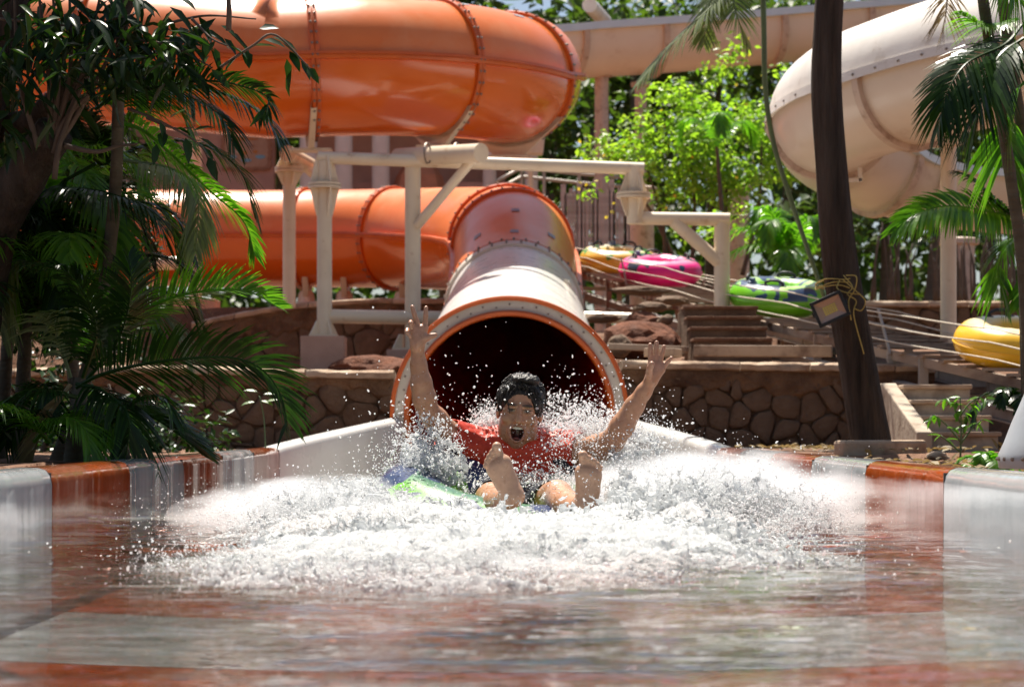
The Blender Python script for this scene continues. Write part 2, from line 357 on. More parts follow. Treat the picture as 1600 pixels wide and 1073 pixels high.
def sticker(parent, fr, rad, i, ang, wl, wa, mat=None):
    mb = MB(); rows = []
    p0, t0, s0, u0 = fr[i]
    for k in range(3):
        c = p0 + t0 * (k / 2 - .5) * wl; rows.append([c + (s0 * math.cos(ang + wa * (j / 4 - .5)) + u0 * math.sin(ang + wa * (j / 4 - .5))) * (rad[i] + .006) for j in range(5)])
    mb.grid(rows, flip=True); obj('sticker', mb, mat or M_grey, parent, smooth=True)
# lower slide: mouth, white section, bend, long orange run to the left
low = thing('lower_tube_slide', (MOUTH.x, MOUTH.y, ZR(-.7)), 'lower orange tube slide ending in a white section with the round mouth', 'water slide')
C1 = P(803, 487, 22.2); C2 = P(801, 392, 24.6)
pts = [MOUTH + Vector((0, .22, .012)), lerp(MOUTH, C1, .5) + Vector((0, 0, -.03)), C1, C2, Vector((-.12, 27.2, ZR(2.5))), Vector((-1.1, 29.2, ZR(2.72))), Vector((-2.6, 30.1, ZR(2.80))), Vector((-5, 30.4, ZR(2.84))), Vector((-8.5, 30.4, ZR(2.95)))]
lp = bez(pts, 150); lr = [lerp(.80, .69, min(1, i / 50)) for i in range(150)]; lr = [max(.685, r) for r in lr]
lfr = frames(lp); i1 = nearest(lp, C1); i2 = nearest(lp, C2)
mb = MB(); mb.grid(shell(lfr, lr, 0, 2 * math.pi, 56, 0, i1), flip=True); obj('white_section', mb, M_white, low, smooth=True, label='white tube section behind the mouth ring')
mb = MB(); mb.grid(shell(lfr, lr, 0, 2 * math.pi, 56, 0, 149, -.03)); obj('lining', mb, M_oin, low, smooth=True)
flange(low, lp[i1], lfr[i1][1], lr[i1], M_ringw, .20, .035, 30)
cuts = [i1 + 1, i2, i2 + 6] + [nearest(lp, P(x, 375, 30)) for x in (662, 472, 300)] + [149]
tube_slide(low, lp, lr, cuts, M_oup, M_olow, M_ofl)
for px, w_ in ((420, .28), (492, .22), (545, .24), (585, .22), (700, .16)):
    i = nearest(lp, P(px, 375, 30)); sticker(low, lfr, lr, i, math.pi - (2.02 if True else 0), w_, .10, M_joint)
for da, ang in ((2, 1.57), (8, 1.57), (4, .95), (4, 2.2)):
    sticker(low, lfr, lr, i1 + 3 + da, ang, .12, .13)
# mouth ring
ax = Vector((0, -1, -.10)).normalized(); mb = MB()
mb.lathe(MOUTH, ax, [(.755, -.12), (.83, -.12), (.86, -.10), (.868, -.012)], 96); obj('mouth_collar', mb, M_ringw, low, auto=35, label='pale bolted collar behind the mouth ring')
mb = MB(); mb.lathe(MOUTH, ax, [(.858, -.03), (.888, -.03), (.895, -.01), (.893, .026), (.880, .036), (.860, .032)], 96); obj('outer_rim', mb, M_ofl, low, auto=40, label='thin orange outer rim of the mouth')
mb = MB(); mb.lathe(MOUTH, ax, [(.866, .018), (.80, .030), (.775, .030), (.772, .018)], 96); obj('mouth_ring', mb, M_ringw, low, auto=35, label='pale grey face ring of the mouth')
mb = MB(); mb.lathe(MOUTH, ax, [(.790, .028), (.788, .055), (.776, .066), (.752, .06), (.742, .03), (.738, -.10), (.755, -.35)], 96); obj('inner_rim', mb, M_ofl, low, auto=40, label='orange inner rim of the mouth')
sx = ax.cross(Vector((0, 0, 1))).normalized(); su = sx.cross(ax); mb = MB(); mb2 = MB()
for k in range(52):
    a = 2 * math.pi * k / 52; d = sx * math.cos(a) + su * math.sin(a)
    mb.lathe(MOUTH + d * (.82 + (.012 if k % 2 else -.008)) + ax * .022, ax, [(.008, 0), (.008, .008), (.005, .011), (0, .012)], 6)
    if k % 2: mb2.lathe(MOUTH + d * .855 - ax * .07, d, [(.014, -.01), (.014, .012), (0, .018)], 6)
obj('bolts', mb, M_bolt, low, kind='stuff'); obj('bolts', mb2, M_bolt, low, kind='stuff')
# upper slide
RHO = 2.45; UX0, UY0 = -2.2, 20.65; up_ = thing('upper_tube_slide', (-1, 20.7, ZR(2.8)), 'big glossy orange tube slide curving across the top of the picture', 'water slide')
upts = []
for k in range(26): x = -6.2 + k * .16; upts.append(Vector((x, UY0 + .16 * max(0, UX0 - x) ** 1.25 * .8, ZR(3.58 - .0 * x + .10 * max(0, -2.2 - x)))))
n0 = len(upts)
for k in range(80):
    ph = R(2.9 * k); upts.append(Vector((UX0 + RHO * math.sin(ph), UY0 + RHO * (1 - math.cos(ph)), ZR(3.58 + .17 * min(1, math.degrees(ph) / 70) + max(0, math.degrees(ph) - 70) / 110 * .9))))
ur = [.672] * len(upts); ca = n0 + 3; cb = n0 + 14; cc = n0 + 25
ucuts = [0, n0 - 12, ca, cb, cc, n0 + 44, len(upts) - 1]
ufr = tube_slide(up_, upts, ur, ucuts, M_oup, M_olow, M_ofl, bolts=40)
for di, ang in ((-9, 1.9), (2, 1.78), (9, 1.86), (12, 1.95), (18, 2.1), (22, 2.0)): sticker(up_, ufr, ur, ca + di, math.pi - (math.pi - ang) if False else -ang + math.pi - 0.0, .22, .07)
def saddle(parent, f, r, dz):
    p, t, s, u = f; poly = [p + (s * math.cos(a) + Vector((0, 0, 1)) * math.sin(a)) * (r + .045) for a in [R(x) for x in range(-138, -41, 6)]]
    base = p.z - r - dz; poly += [Vector((p.x + s.x * .16, p.y + s.y * .16, base)), Vector((p.x - s.x * .16, p.y - s.y * .16, base))]
    mb = MB(); mb.prism([q - t * .03 for q in poly], t * .06); obj('saddle', mb, M_pipe, parent, bevel=.006, label='cream saddle plate under the tube')
    mb = MB(); mb.box((p.x, p.y, base - .012), (.42, .2, .024)); obj('saddle_plate', mb, M_pipe, parent)
for c, dz in ((ca, .13), (cb, .10), (cc, .14)): saddle(up_, ufr[c], ur[c], dz)
# ------------------------------------------------------------------ pipe frame carrying the slides
frame = thing('pipe_support_frame', P(508, 570, 20.0), 'cream painted steel pipe frame in front of the orange slides', 'support frame')
def pipe(name, pts, r, parent=None, n=20, mat=None):
    mb = MB(); mb.tube(pts, r, n); return obj(name, mb, mat or M_pipe, parent or frame, auto=40)
def capital(parent, px, py, Y, r, h=.26):
    c = P(px, py, Y); mb = MB(); mb.lathe(c, (0, 0, 1), [(r * .5, -.012), (r + .085, -.012), (r + .085, .012), (r * .5, .012)], 24, closed=True); mb.lathe(c + Vector((0, 0, .03)), (0, 0, 1), [(r * .5, -.012), (r + .085, -.012), (r + .085, .012), (r * .5, .012)], 24, closed=True)
    obj('flange_plate', mb, M_pipe, parent, auto=35)
    for k in range(4):
        a = k * math.pi / 2 + .5; d = Vector((math.cos(a), math.sin(a), 0)); pr = Vector((-d.y, d.x, 0)) * .008
        for sg in (-1, 1):
            z0 = c + Vector((0, 0, .015 + sg * .03)); mb = MB(); mb.prism([z0 + d * (r * .8) - pr, z0 + d * (r + .075) - pr, z0 + d * (r + .008) + Vector((0, 0, sg * h)) - pr, z0 + d * (r * .8) + Vector((0, 0, sg * h)) - pr], pr * 2); obj('gusset', mb, M_pipe, parent)
pipe('post', [P(507, 252, 20), P(507, 526, 20)], .071)
capital(frame, 507, 293, 20, .071)
pipe('beam', [P(497, 246, 20), P(1006, 264, 20)], .060)
pipe('post', [P(645, 245, 20.06), P(645, 545, 20.06)], .075)
pipe('header_pipe', [P(622, 246, 20.3), P(752, 239, 19.35)], .088)
pipe('brace', [P(652, 352, 20.0), P(738, 250, 19.6)], .046)
pipe('beam', [P(510, 494, 20.02), P(700, 497, 20.05)], .066)
pipe('beam', [P(905, 495, 20.4), P(1010, 498, 20.2)], .055)
pipe('post', [P(992, 262, 20.01), P(992, 350, 20.01)], .078); capital(frame, 990, 308, 20.01, .078, .17)
pipe('beam', [P(983, 341, 20.03), P(1140, 343, 20.03)], .062)
pipe('post', [P(1128, 338, 20.05), P(1128, 545, 20.05)], .075)
pipe('brace', [P(1053, 346, 20.02), P(1126, 412, 20.04)], .062)
for px in (668, 714):
    for dx in (0, 6):
        c = P(px + dx, 241, 19.75); mb = MB(); mb.lathe(c + Vector((0, 0, .01)), (1, -.3, 0), [(.092, -.008), (.100, -.008), (.100, .008), (.092, .008)], 24, closed=True); obj('clamp_bolt', mb, M_bolt, frame); break
for px, y0, y1, wd, Y in ((506, 526, 572, .41, 20.0), (635, 547, 574, .36, 20.1), (1128, 540, 560, .3, 20.05)):
    a = P(px, y0, Y); b = P(px, y1 + 14, Y); mb = MB(); mb.box((a.x, Y, (a.z + b.z) / 2), (wd, wd * .95, a.z - b.z)); obj('concrete_foot', mb, M_conc, frame, bevel=.008, label='pink concrete block footing')
    mb = MB(); mb.box((a.x, Y, a.z + .01), (.26, .26, .02)); obj('base_plate', mb, M_pipe, frame)
    for k in range(4):
        an = k * math.pi / 2 + .6; d = Vector((math.cos(an), math.sin(an), 0)); pr = Vector((-d.y, d.x, 0)) * .008; z0 = a + Vector((0, 0, .02)); mb = MB(); mb.prism([z0 + d * .05 - pr, z0 + d * .15 - pr, z0 + d * .08 + Vector((0, 0, .13)) - pr, z0 + d * .05 + Vector((0, 0, .13)) - pr], pr * 2); obj('gusset', mb, M_pipe, frame)
f2 = thing('slim_support_post', P(452, 476, 22.3), 'slimmer cream post with a flanged head left of the main frame', 'support post')
pipe('post', [P(452, 243, 22), P(452, 480, 22)], .068, f2); capital(f2, 452, 268, 22, .068, .13)
pipe('header_pipe', [P(449, 240, 21.75), P(500, 268, 23.2)], .085, f2); pipe('brace', [P(470, 256, 22.4), P(496, 280, 22.5)], .04, f2)
f3 = thing('slide_support_post', P(310, 480, 27), 'thick cream post half hidden by palm fronds at left', 'support post')
pipe('post', [P(305, 215, 27), P(305, 520, 27)], .085, f3); pipe('beam', [P(232, 412, 27), P(306, 410, 27)], .085, f3)
mb = MB(); a = P(308, 500, 26.5); mb.box((a.x, 26.5, a.z - .1), (.52, .5, .7)); obj('concrete_foot', mb, M_conc, f3, bevel=.01)
for px in (469, 545, 686):
    i = nearest(lp, P(px, 375, 30)); c = lp[i]
    s_ = thing('slide_cradle', (c.x, c.y, c.z - 1.1), {469: 'cream cradle under the lower slide, behind the slim post', 545: 'small cream pedestal under the lower slide, between two posts', 686: 'cream cradle under the lower slide, next to the bend'}[px], 'cradle', 'cradles under the lower slide')
    poly = [c + Vector((math.cos(a), 0, math.sin(a))) * .73 for a in [R(x) for x in range(-128, -51, 7)]] + [c + Vector((.2, 0, -1.1)), c + Vector((-.2, 0, -1.1))]
    # plates stand across the run of the tube
    poly = [Vector((c.x, c.y + (q.x - c.x), q.z)) for q in poly]; mb = MB(); mb.prism(poly, Vector((.08, 0, 0))); obj('plate', mb, M_pipe, s_, bevel=.006)
    mb = MB(); mb.box((c.x + .04, c.y, c.z - 1.09), (.34, .5, .04)); obj('foot_plate', mb, M_pipe, s_)
    mb = MB(); mb.lathe((c.x + .04, c.y - .2, c.z - 1.1), (0, 0, 1), [(.17, 0), (.11, .3), (.09, .34)], 16); obj('stub', mb, M_pipe, s_, auto=40)
# ------------------------------------------------------------------ rubble walls
def clip(poly, p, nrm):
    out = []; n = len(poly)
    for i in range(n):
        a = poly[i]; b = poly[(i + 1) % n]; da = (a[0] - p[0]) * nrm[0] + (a[1] - p[1]) * nrm[1]; db = (b[0] - p[0]) * nrm[0] + (b[1] - p[1]) * nrm[1]
        if da <= 0: out.append(a)
        if da * db < 0: t = da / (da - db); out.append((a[0] + (b[0] - a[0]) * t, a[1] + (b[1] - a[1]) * t))
    return out
def voronoi(u0, u1, v0, v1, size, rs, gap):
    nu = max(1, int((u1 - u0) / size)); nv = max(1, int((v1 - v0) / (size * .72))); S = []
    for i in range(nu):
        for j in range(nv):
            S.append((u0 + (i + .5 + (.5 if j % 2 else 0) * .8 + rs.uniform(-.5, .5)) * (u1 - u0) / nu, v0 + (j + .5 + rs.uniform(-.5, .5)) * (v1 - v0) / nv))
    for _ in range(int(len(S) * .45)): S.append((rs.uniform(u0, u1), rs.uniform(v0, v1)))
    out = []
    for s in S:
        poly = [(u0, v0), (u1, v0), (u1, v1), (u0, v1)]
        for q in sorted(S, key=lambda q: (q[0] - s[0]) ** 2 + (q[1] - s[1]) ** 2)[1:14]:
            d = (q[0] - s[0], q[1] - s[1]); L = math.hypot(*d); nr = (d[0] / L, d[1] / L); m = ((q[0] + s[0]) / 2 - nr[0] * gap, (q[1] + s[1]) / 2 - nr[1] * gap); poly = clip(poly, m, nr)
            if len(poly) < 3: break
        if len(poly) >= 3: out.append(poly)
    return out
def stone_mesh(poly, Y, dep, rs, to):
    """poly in wall plane (u, v) -> rounded uneven stone proud of the wall"""
    n = len(poly); cu = sum(p[0] for p in poly) / n; cv = sum(p[1] for p in poly) / n
    pp = []
    for i in range(n):   # cut corners
        a = poly[i]; b = poly[(i + 1) % n]
        for t in (.22, .78): pp.append((a[0] + (b[0] - a[0]) * t + rs.uniform(-.006, .006), a[1] + (b[1] - a[1]) * t + rs.uniform(-.006, .006)))
    n = len(pp); tu, tv = rs.uniform(-.12, .12), rs.uniform(-.12, .12); vs = []
    for sc, d in ((1, -.03), (.99, dep * .45), (.90, dep * .85), (.62, dep * 1.05)):
        for p in pp:
            u = cu + (p[0] - cu) * sc; v = cv + (p[1] - cv) * sc; k = 0 if d < 0 else (tu * (u - cu) + tv * (v - cv)) + rs.uniform(-.006, .006); vs.append(to(u, v, d + k))
    fs = []
    for r in range(3):
        for i in range(n): a = r * n + i; b = r * n + (i + 1) % n; fs.append((a, b, b + n, a + n))
    fs.append(tuple(range(3 * n, 4 * n))); mb = MB(); mb.add(vs, fs); return mb
def rubble_wall(name, label, x0, x1, Y, zb, ztop, size, seed, cope_h=.075, plaster=0, cat='stone wall'):
    """ztop: function of x, relative"""
    rs = random.Random(seed); t = thing(name, ((x0 + x1) / 2, Y, ZR(zb)), label, cat)
    n = 24; mb = MB(); front = []; rows_t = [Vector((lerp(x0, x1, i / n), Y + .04, ZR(ztop(lerp(x0, x1, i / n)) - .01))) for i in range(n + 1)]; rows_b = [Vector((p.x, Y + .04, ZR(zb))) for p in rows_t]
    back_t = [p + Vector((0, .36, 0)) for p in rows_t]; back_b = [p + Vector((0, .36, 0)) for p in rows_b]
    mb.grid([rows_b, rows_t, back_t, back_b]); obj('wall_core', mb, M_mortar, t)
    zt = max(ztop(x0), ztop(x1), ztop((x0 + x1) / 2))
    for poly in voronoi(x0, x1, zb, zt - cope_h + .02, size, rs, .004):
        cu = sum(p[0] for p in poly) / len(poly); lim = ztop(cu) - cope_h
        poly = clip(poly, (0, lim), (0, 1))
        if len(poly) < 3: continue
        area = abs(sum(poly[i][0] * poly[(i + 1) % len(poly)][1] - poly[(i + 1) % len(poly)][0] * poly[i][1] for i in range(len(poly)))) / 2
        if area < .0015: continue
        mb = stone_mesh(poly, Y, rs.uniform(.012, .045), rs, lambda u, v, d: Vector((u, Y + .03 - d, ZR(v)))); obj('stone', mb, M_stone, t, auto=38)
    if plaster:
        nxp, nzp = int((x1 - x0) / .03), 16; rows = []
        for jz in range(nzp + 1):
            row = []
            for i in range(nxp + 1):
                xx = lerp(x0 + .005, x1 - .005, i / nxp); zt_ = ztop(xx) - cope_h; lowz = zt_ - plaster * (1 + .9 * float(pnoise(np.array([[xx * 1.7, seed, .3]]))[0]) + .5 * float(pnoise(np.array([[xx * 6, seed, .9]]))[0])); z = lerp(zt_, lowz, jz / nzp); row.append((xx, z))
            rows.append(row)
        pa = np.array(rows).reshape(-1, 2); dn = fbm(np.stack([pa[:, 0] * 5, pa[:, 1] * 5, 0 * pa[:, 0] + seed], 1), 5) * .035; edge = np.tile((np.arange(nzp + 1) / nzp)[:, None], (1, nxp + 1)).ravel(); off = .040 + dn * 1.5 - .05 * sstep(.8, 1.0, edge)
        mb = MB(); V3 = [[Vector((pa[r_ * (nxp + 1) + i][0], Y + .03 - off[r_ * (nxp + 1) + i], ZR(pa[r_ * (nxp + 1) + i][1]))) for i in range(nxp + 1)] for r_ in range(nzp + 1)]; mb.grid(V3, flip=True); obj('plaster_coat', mb, M_plas, t, smooth=True, label='smeared brown plaster over the upper stones')
    x = x0
    while x < x1 - .05:
        L = min(rs.uniform(.45, .95), x1 - x); m = 8; rows = []
        for i in range(m + 1):
            xx = x + .004 + (L - .008) * i / m; z = ztop(xx); j = lambda s: rs.uniform(-s, s); rows.append([Vector((xx, Y + .42, ZR(z - cope_h))), Vector((xx, Y + .41, ZR(z - .01))), Vector((xx, Y + .1, ZR(z + j(.006)))), Vector((xx, Y - .03 + j(.01), ZR(z - .006 + j(.006)))), Vector((xx, Y - .055 + j(.008), ZR(z - .025 + j(.005)))), Vector((xx, Y - .05 + j(.01), ZR(z - cope_h + .012 + j(.008)))), Vector((xx, Y + .02, ZR(z - cope_h - .004)))])
        mb = MB(); mb.grid(rows, flip=False); o0 = len(mb.v); k = len(rows[0]); mb.f.append(tuple(range(k))); mb.r.append(.5); mb.f.append(tuple(range(m * k + k - 1, m * k - 1, -1))); mb.r.append(.5)
        obj('coping_slab', mb, M_cope, t, auto=50); x += L
    return t
rubble_wall('stone_retaining_wall', 'shaded rubble stone wall left of the slide mouth, behind the palms', -5.4, -.83, 17.0, -.5, lambda x: .545 + .02 * math.sin(x * 1.7), .24, 21, plaster=.11)
rubble_wall('stone_retaining_wall', 'brown rubble stone wall right of the slide mouth with pale coping', .97, 3.42, 16.5, -.5, lambda x: .60 - .012 * x, .22, 22, plaster=.18)
rubble_wall('stone_terrace_wall', 'higher curved stone terrace wall behind the cream posts', -3.4, -.4, 23.5, .3, lambda x: 1.53 - .04 * max(0, -1.2 - x) ** 2 * 1.4, .34, 23, plaster=.22)
rubble_wall('stone_terrace_wall', 'low stone wall behind the ramp at right, under the thin stems', 3.3, 9.5, 24.5, .4, lambda x: 1.56, .34, 24)
# ------------------------------------------------------------------ steps
def steps(name, label, px0, px1, ytop, ybot, n, Y, run, mat, cheek=True):
    a = P(px0, ytop, Y + run * (n - 1)); b = P(px1, ytop, Y + run * (n - 1)); z0 = P(px0, ybot, Y).z; z1 = a.z; t = thing(name, (P(px0, 0, Y).x + .3, Y, z0), label, 'steps')
    h = (z1 - z0) / n; xa, xb = P(px0, 0, Y).x, P(px1, 0, Y).x
    for k in range(n):
        sh = .035 * k * 0; mb = MB(); mb.box(((xa + xb) / 2 + random.uniform(-.01, .01), Y + run * k + .35, z0 + h * (k + .5) - .1), (xb - xa, .7, h + .2)); obj('step', mb, mat, t, bevel=.014)
        mb = MB(); mb.box(((xa + xb) / 2, Y + run * k + .14, z0 + h * (k + 1) + .008), (xb - xa + .02, .33, .03)); obj('tread', mb, M_cope if cheek else M_soil, t, bevel=.008)
    if cheek:
        mb = MB(); mb.prism([Vector((xa - .10, Y - .1, z0 - .2)), Vector((xa - .10, Y - .1, z0 + h * 1.2)), Vector((xa - .10, Y + run * n, z1 + .04)), Vector((xa - .10, Y + run * n + .4, z1 + .04)), Vector((xa - .10, Y + run * n + .4, z0 - .2))], Vector((.1, 0, 0))); obj('cheek_wall', mb, mat, t, bevel=.01)
    return t
steps('garden_steps', 'pale concrete steps at right beside the leafy seedling', 1452, 1562, 606, 706, 4, 13.6, .28, M_stepc)
steps('terrace_steps', 'weathered stone steps under the ramp behind the right wall', 1085, 1205, 482, 552, 4, 18.2, .33, M_stone, cheek=False)
# loose things on the right terrace
def rock(name, c, s, seed, mat, label, cat='rock', group=None, par=None, nm=None):
    bm = bmesh.new(); bmesh.ops.create_icosphere(bm, subdivisions=3, radius=1); co = np.array([v.co[:] for v in bm.verts]); d = fbm(co * 1.1 + seed * 7.7, 4); d2 = np.abs(pnoise(co * 2.3 + seed))
    for v, k, k2 in zip(bm.verts, d, d2): v.co = Vector(c) + Vector((v.co.x * s[0], v.co.y * s[1], v.co.z * s[2])) * (1 + .45 * k - .18 * k2)
    me = bpy.data.meshes.new(name); bm.to_mesh(me); bm.free(); me.polygons.foreach_set('use_smooth', np.ones(len(me.polygons), bool)); me.set_sharp_from_angle(angle=R(32))
    return place(name, me, mat, par, label=label, cat=cat, group=group)
M_dirt = pbr('dark_red_earth', (.19, .075, .042), (.09, .035, .02), 6, .95, .2, 20, .9, .04)
rock('earth_mound', P(1000, 535, 18.6), (.34, .3, .19), 3, M_dirt, 'mound of dark red earth between the slide and the ramp', 'mound')
rock('boulder', P(1005, 512, 19.4), (.18, .17, .16), 5, M_dirt, 'round dark red boulder on the earth mound behind the right wall', 'boulder')
rock('earth_mound', P(585, 580, 18.8), (.46, .3, .14), 8, M_dirt, 'low heap of red rubble between the two concrete footings', 'mound')
for k, (px, py, Y, s, l) in enumerate([(968, 540, 18.0, (.11, .1, .1), 'squarish pale stone at the foot of the earth mound'), (1040, 500, 18.8, (.07, .06, .05), 'small stone beside the dark boulder'), (1050, 470, 20.6, (.16, .1, .05), 'flat pale stone above the boulder'), (1000, 455, 21.5, (.3, .1, .05), 'long flat pale stone near the slide tube'), (1020, 480, 20.2, (.2, .1, .05), 'slab of stone below the ramp start'), (940, 497, 19.6, (.2, .12, .05), 'pale slab by the white tube section'),
        (1310, 708, 13.2, (.12, .07, .04), 'flat stone left of the leaning trunk foot'), (1420, 702, 13.1, (.10, .08, .05), 'brownish stone right of the leaning trunk foot'), (1465, 712, 12.2, (.07, .05, .03), 'pebble in front of the concrete steps')]):
    rock('stone', P(px, py, Y), s, 30 + k, M_stone if k < 6 else M_cope, l)
M_wood = pbr('weathered_wood', (.42, .32, .24), (.25, .18, .13), 3, .85, .25, 14, .5, .01, stretch=(1, .15, 1), dirt=(.15, .10, .075), dscale=5)
M_steel = pbr('dull_steel', (.46, .42, .38), (.34, .30, .26), 5, .5, .5, 25, .2, .005, metal=.35, dirt=(.28, .16, .09), dscale=6, dlo=.6, dhi=.8)
for (a, b, wd, ht, l) in [((1085, 548, 17.2), (1300, 549, 16.95), .12, .09, 'long timber lying on the right wall top'), ((950, 541, 17.4), (1075, 546, 17.2), .1, .05, 'grey pipe-like plank lying behind the raised hand'), ((1012, 551, 16.8), (1060, 551, 16.7), .2, .07, 'short timber block on the right wall top')]:
    mb = MB(); mb.bar(P(*a), P(*b), wd, ht); obj('timber', mb, M_wood, None, bevel=.008, label=l, cat='timber')
mb = MB(); mb.bar(P(1310, 702, 12.7), P(1440, 701, 12.9), .14, .11); obj('kerb_stone', mb, M_cope, None, bevel=.02, label='brownish kerb stone on the soil behind the trunk foot', cat='kerb')
# ------------------------------------------------------------------ ramp carrying the rings
def L3(px, t=None):
    return None
def ramp_at(Y, side=0.0, dz=0.0):
    k_ = 26.4 - Y; x = 1.50 + .155 * k_ + .0052 * k_ * abs(k_); z = .526 + (Y - 15.5) * .139
    d = Vector((.155 + .0104 * abs(k_), -1, 0)).normalized(); n = Vector((-d.y, d.x, 0)) * -1       # towards camera-left side
    n = Vector((d.y, -d.x, 0)); return Vector((x, Y, ZR(z + dz))) + n * side
rampo = thing('ring_ramp', ramp_at(20, 0, -.9), 'sloping timber and steel ramp carrying swim rings down to the right', 'ramp')
YA, YZ = 29.5, 11.6
for sd_, dz, nm in ((-.42, -.06, 'rail'), (.42, -.06, 'rail'), (-.42, -.30, 'lower_rail'), (.42, -.30, 'lower_rail')):
    y = YA
    while y > YZ:
        y2 = max(YZ, y - 3.0); a = ramp_at(y - .01, sd_, dz); b = ramp_at(y2 + .01, sd_, dz); mb = MB(); mb.bar(a, b, .05, .07)
        if nm == 'lower_rail': mb.bar(a + Vector((0, 0, .045)), b + Vector((0, 0, .045)), .085, .012); mb.bar(a - Vector((0, 0, .045)), b - Vector((0, 0, .045)), .085, .012)
        obj(nm, mb, M_steel if nm == 'lower_rail' else M_wood, rampo); y = y2
k = 0
y = YA - .1
while y > YZ:
    a = ramp_at(y, -.46, -.015 + random.uniform(-.01, .012)); b = ramp_at(y + random.uniform(-.03, .03), .46, -.015 + random.uniform(-.01, .012)); mb = MB(); mb.bar(a, b, .09, .022); obj('slat', mb, M_wood, rampo); y -= .34
for px in (968, 1060, 1130, 1187, 1300, 1420, 1545, 1600):
    Yp = min(np.linspace(12, 28.5, 400), key=lambda q: abs(VX + F * ramp_at(q, -.42).x / ramp_at(q, -.42).y - px))
    for sd_ in (-.42, .42):
        a = ramp_at(Yp, sd_, -.03); gz = ground_z(a.x, a.y) - .05; mb = MB(); mb.bar((a.x, a.y, gz), a, .065, .065, Vector((0, 1, 0))); obj('leg', mb, M_wood if px < 1500 else M_steel, rampo)
    a = ramp_at(Yp, -.42, -.33); b = ramp_at(Yp, .42, -.33); mb = MB(); mb.bar(a, b, .05, .05); obj('cross_beam', mb, M_wood, rampo)
M_rope = pbr('pale_rope', (.72, .66, .55), (.5, .42, .33), 30, .8, .2)
for k, (sd_, dz, sag) in enumerate([(-.50, .07, .02), (-.53, .14, .03), (-.5, .01, .01), (.5, .30, .03), (.52, .20, .03), (.48, .08, .02)]):
    pts = []
    for i in range(60):
        Y = YA - (YA - YZ) * i / 59; ph = (i % 12) / 12.0; pts.append(ramp_at(Y, sd_ + .008 * math.sin(i * .5 + k), dz - sag * math.sin(math.pi * ph) + .004 * math.sin(i * .9 + k * 2)))
    mb = MB(); mb.tube(pts, .0062, 6); obj('guide_rope', mb, M_rope, None, smooth=True, label=['lowest-but-one pale guide rope on the near side of the ring ramp', 'uppermost pale guide rope on the near side of the ring ramp', 'lowest pale guide rope on the near side of the ring ramp', 'uppermost pale guide rope on the far side of the ring ramp', 'middle pale guide rope on the far side of the ring ramp', 'lowest pale guide rope on the far side of the ring ramp'][k], cat='rope', group='guide ropes along the ramp')
    for i in range(6, 60, 12):
        if k in (0, 3): p = pts[i]; a = ramp_at(p.y, sd_ * .9, -.05); mb = MB(); mb.tube([a, p + Vector((0, 0, .03))], .012, 6); obj('rope_peg', mb, M_steel, rampo)
# ------------------------------------------------------------------ swim rings
def ring_mat(name, body, pat, pale, navy_amt=.53):
    m, n, o = newmat(name); b = n.nodes.new('ShaderNodeBsdfPrincipled'); n.links.new(b.outputs[0], o.inputs[0]); v = coords(n)
    sep = n.nodes.new('ShaderNodeSeparateXYZ'); n.links.new(v, sep.inputs[0])
    vo = n.nodes.new('ShaderNodeTexVoronoi'); vo.inputs['Scale'].default_value = 4.5; vo.feature = 'F1'
    nn = n.nodes.new('ShaderNodeTexNoise'); nn.inputs['Scale'].default_value = 3.4; nn.inputs['Detail'].default_value = 1.0; nn.inputs['Distortion'].default_value = 1.2; n.links.new(v, nn.inputs['Vector'])
    top = n.nodes.new('ShaderNodeMapRange'); top.inputs[1].default_value = .02; top.inputs[2].default_value = .035; n.links.new(sep.outputs[2], top.inputs[0])
    f = n.nodes.new('ShaderNodeMath'); f.operation = 'GREATER_THAN'; f.inputs[1].default_value = navy_amt; n.links.new(nn.outputs['Fac'], f.inputs[0])
    f2 = n.nodes.new('ShaderNodeMath'); f2.operation = 'MULTIPLY'; n.links.new(f.outputs[0], f2.inputs[0]); n.links.new(top.outputs[0], f2.inputs[1])
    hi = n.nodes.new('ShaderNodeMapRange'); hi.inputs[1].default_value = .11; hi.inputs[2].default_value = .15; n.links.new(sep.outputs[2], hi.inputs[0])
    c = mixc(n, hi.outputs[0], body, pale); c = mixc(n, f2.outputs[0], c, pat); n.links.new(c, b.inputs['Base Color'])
    b.inputs['Roughness'].default_value = .3; b.inputs['Coat Weight'].default_value = .25; b.inputs['Subsurface Weight'].default_value = .0
    n.links.new(bump(n, noise(n, v, 14, 2), .12, .01), b.inputs['Normal']); return m
M_black = pbr('black_webbing', (.02, .025, .035), (.015, .018, .025), 10, .6)
M_valve = pbr('blue_valve', (.10, .17, .28), (.08, .13, .22), 10, .5)
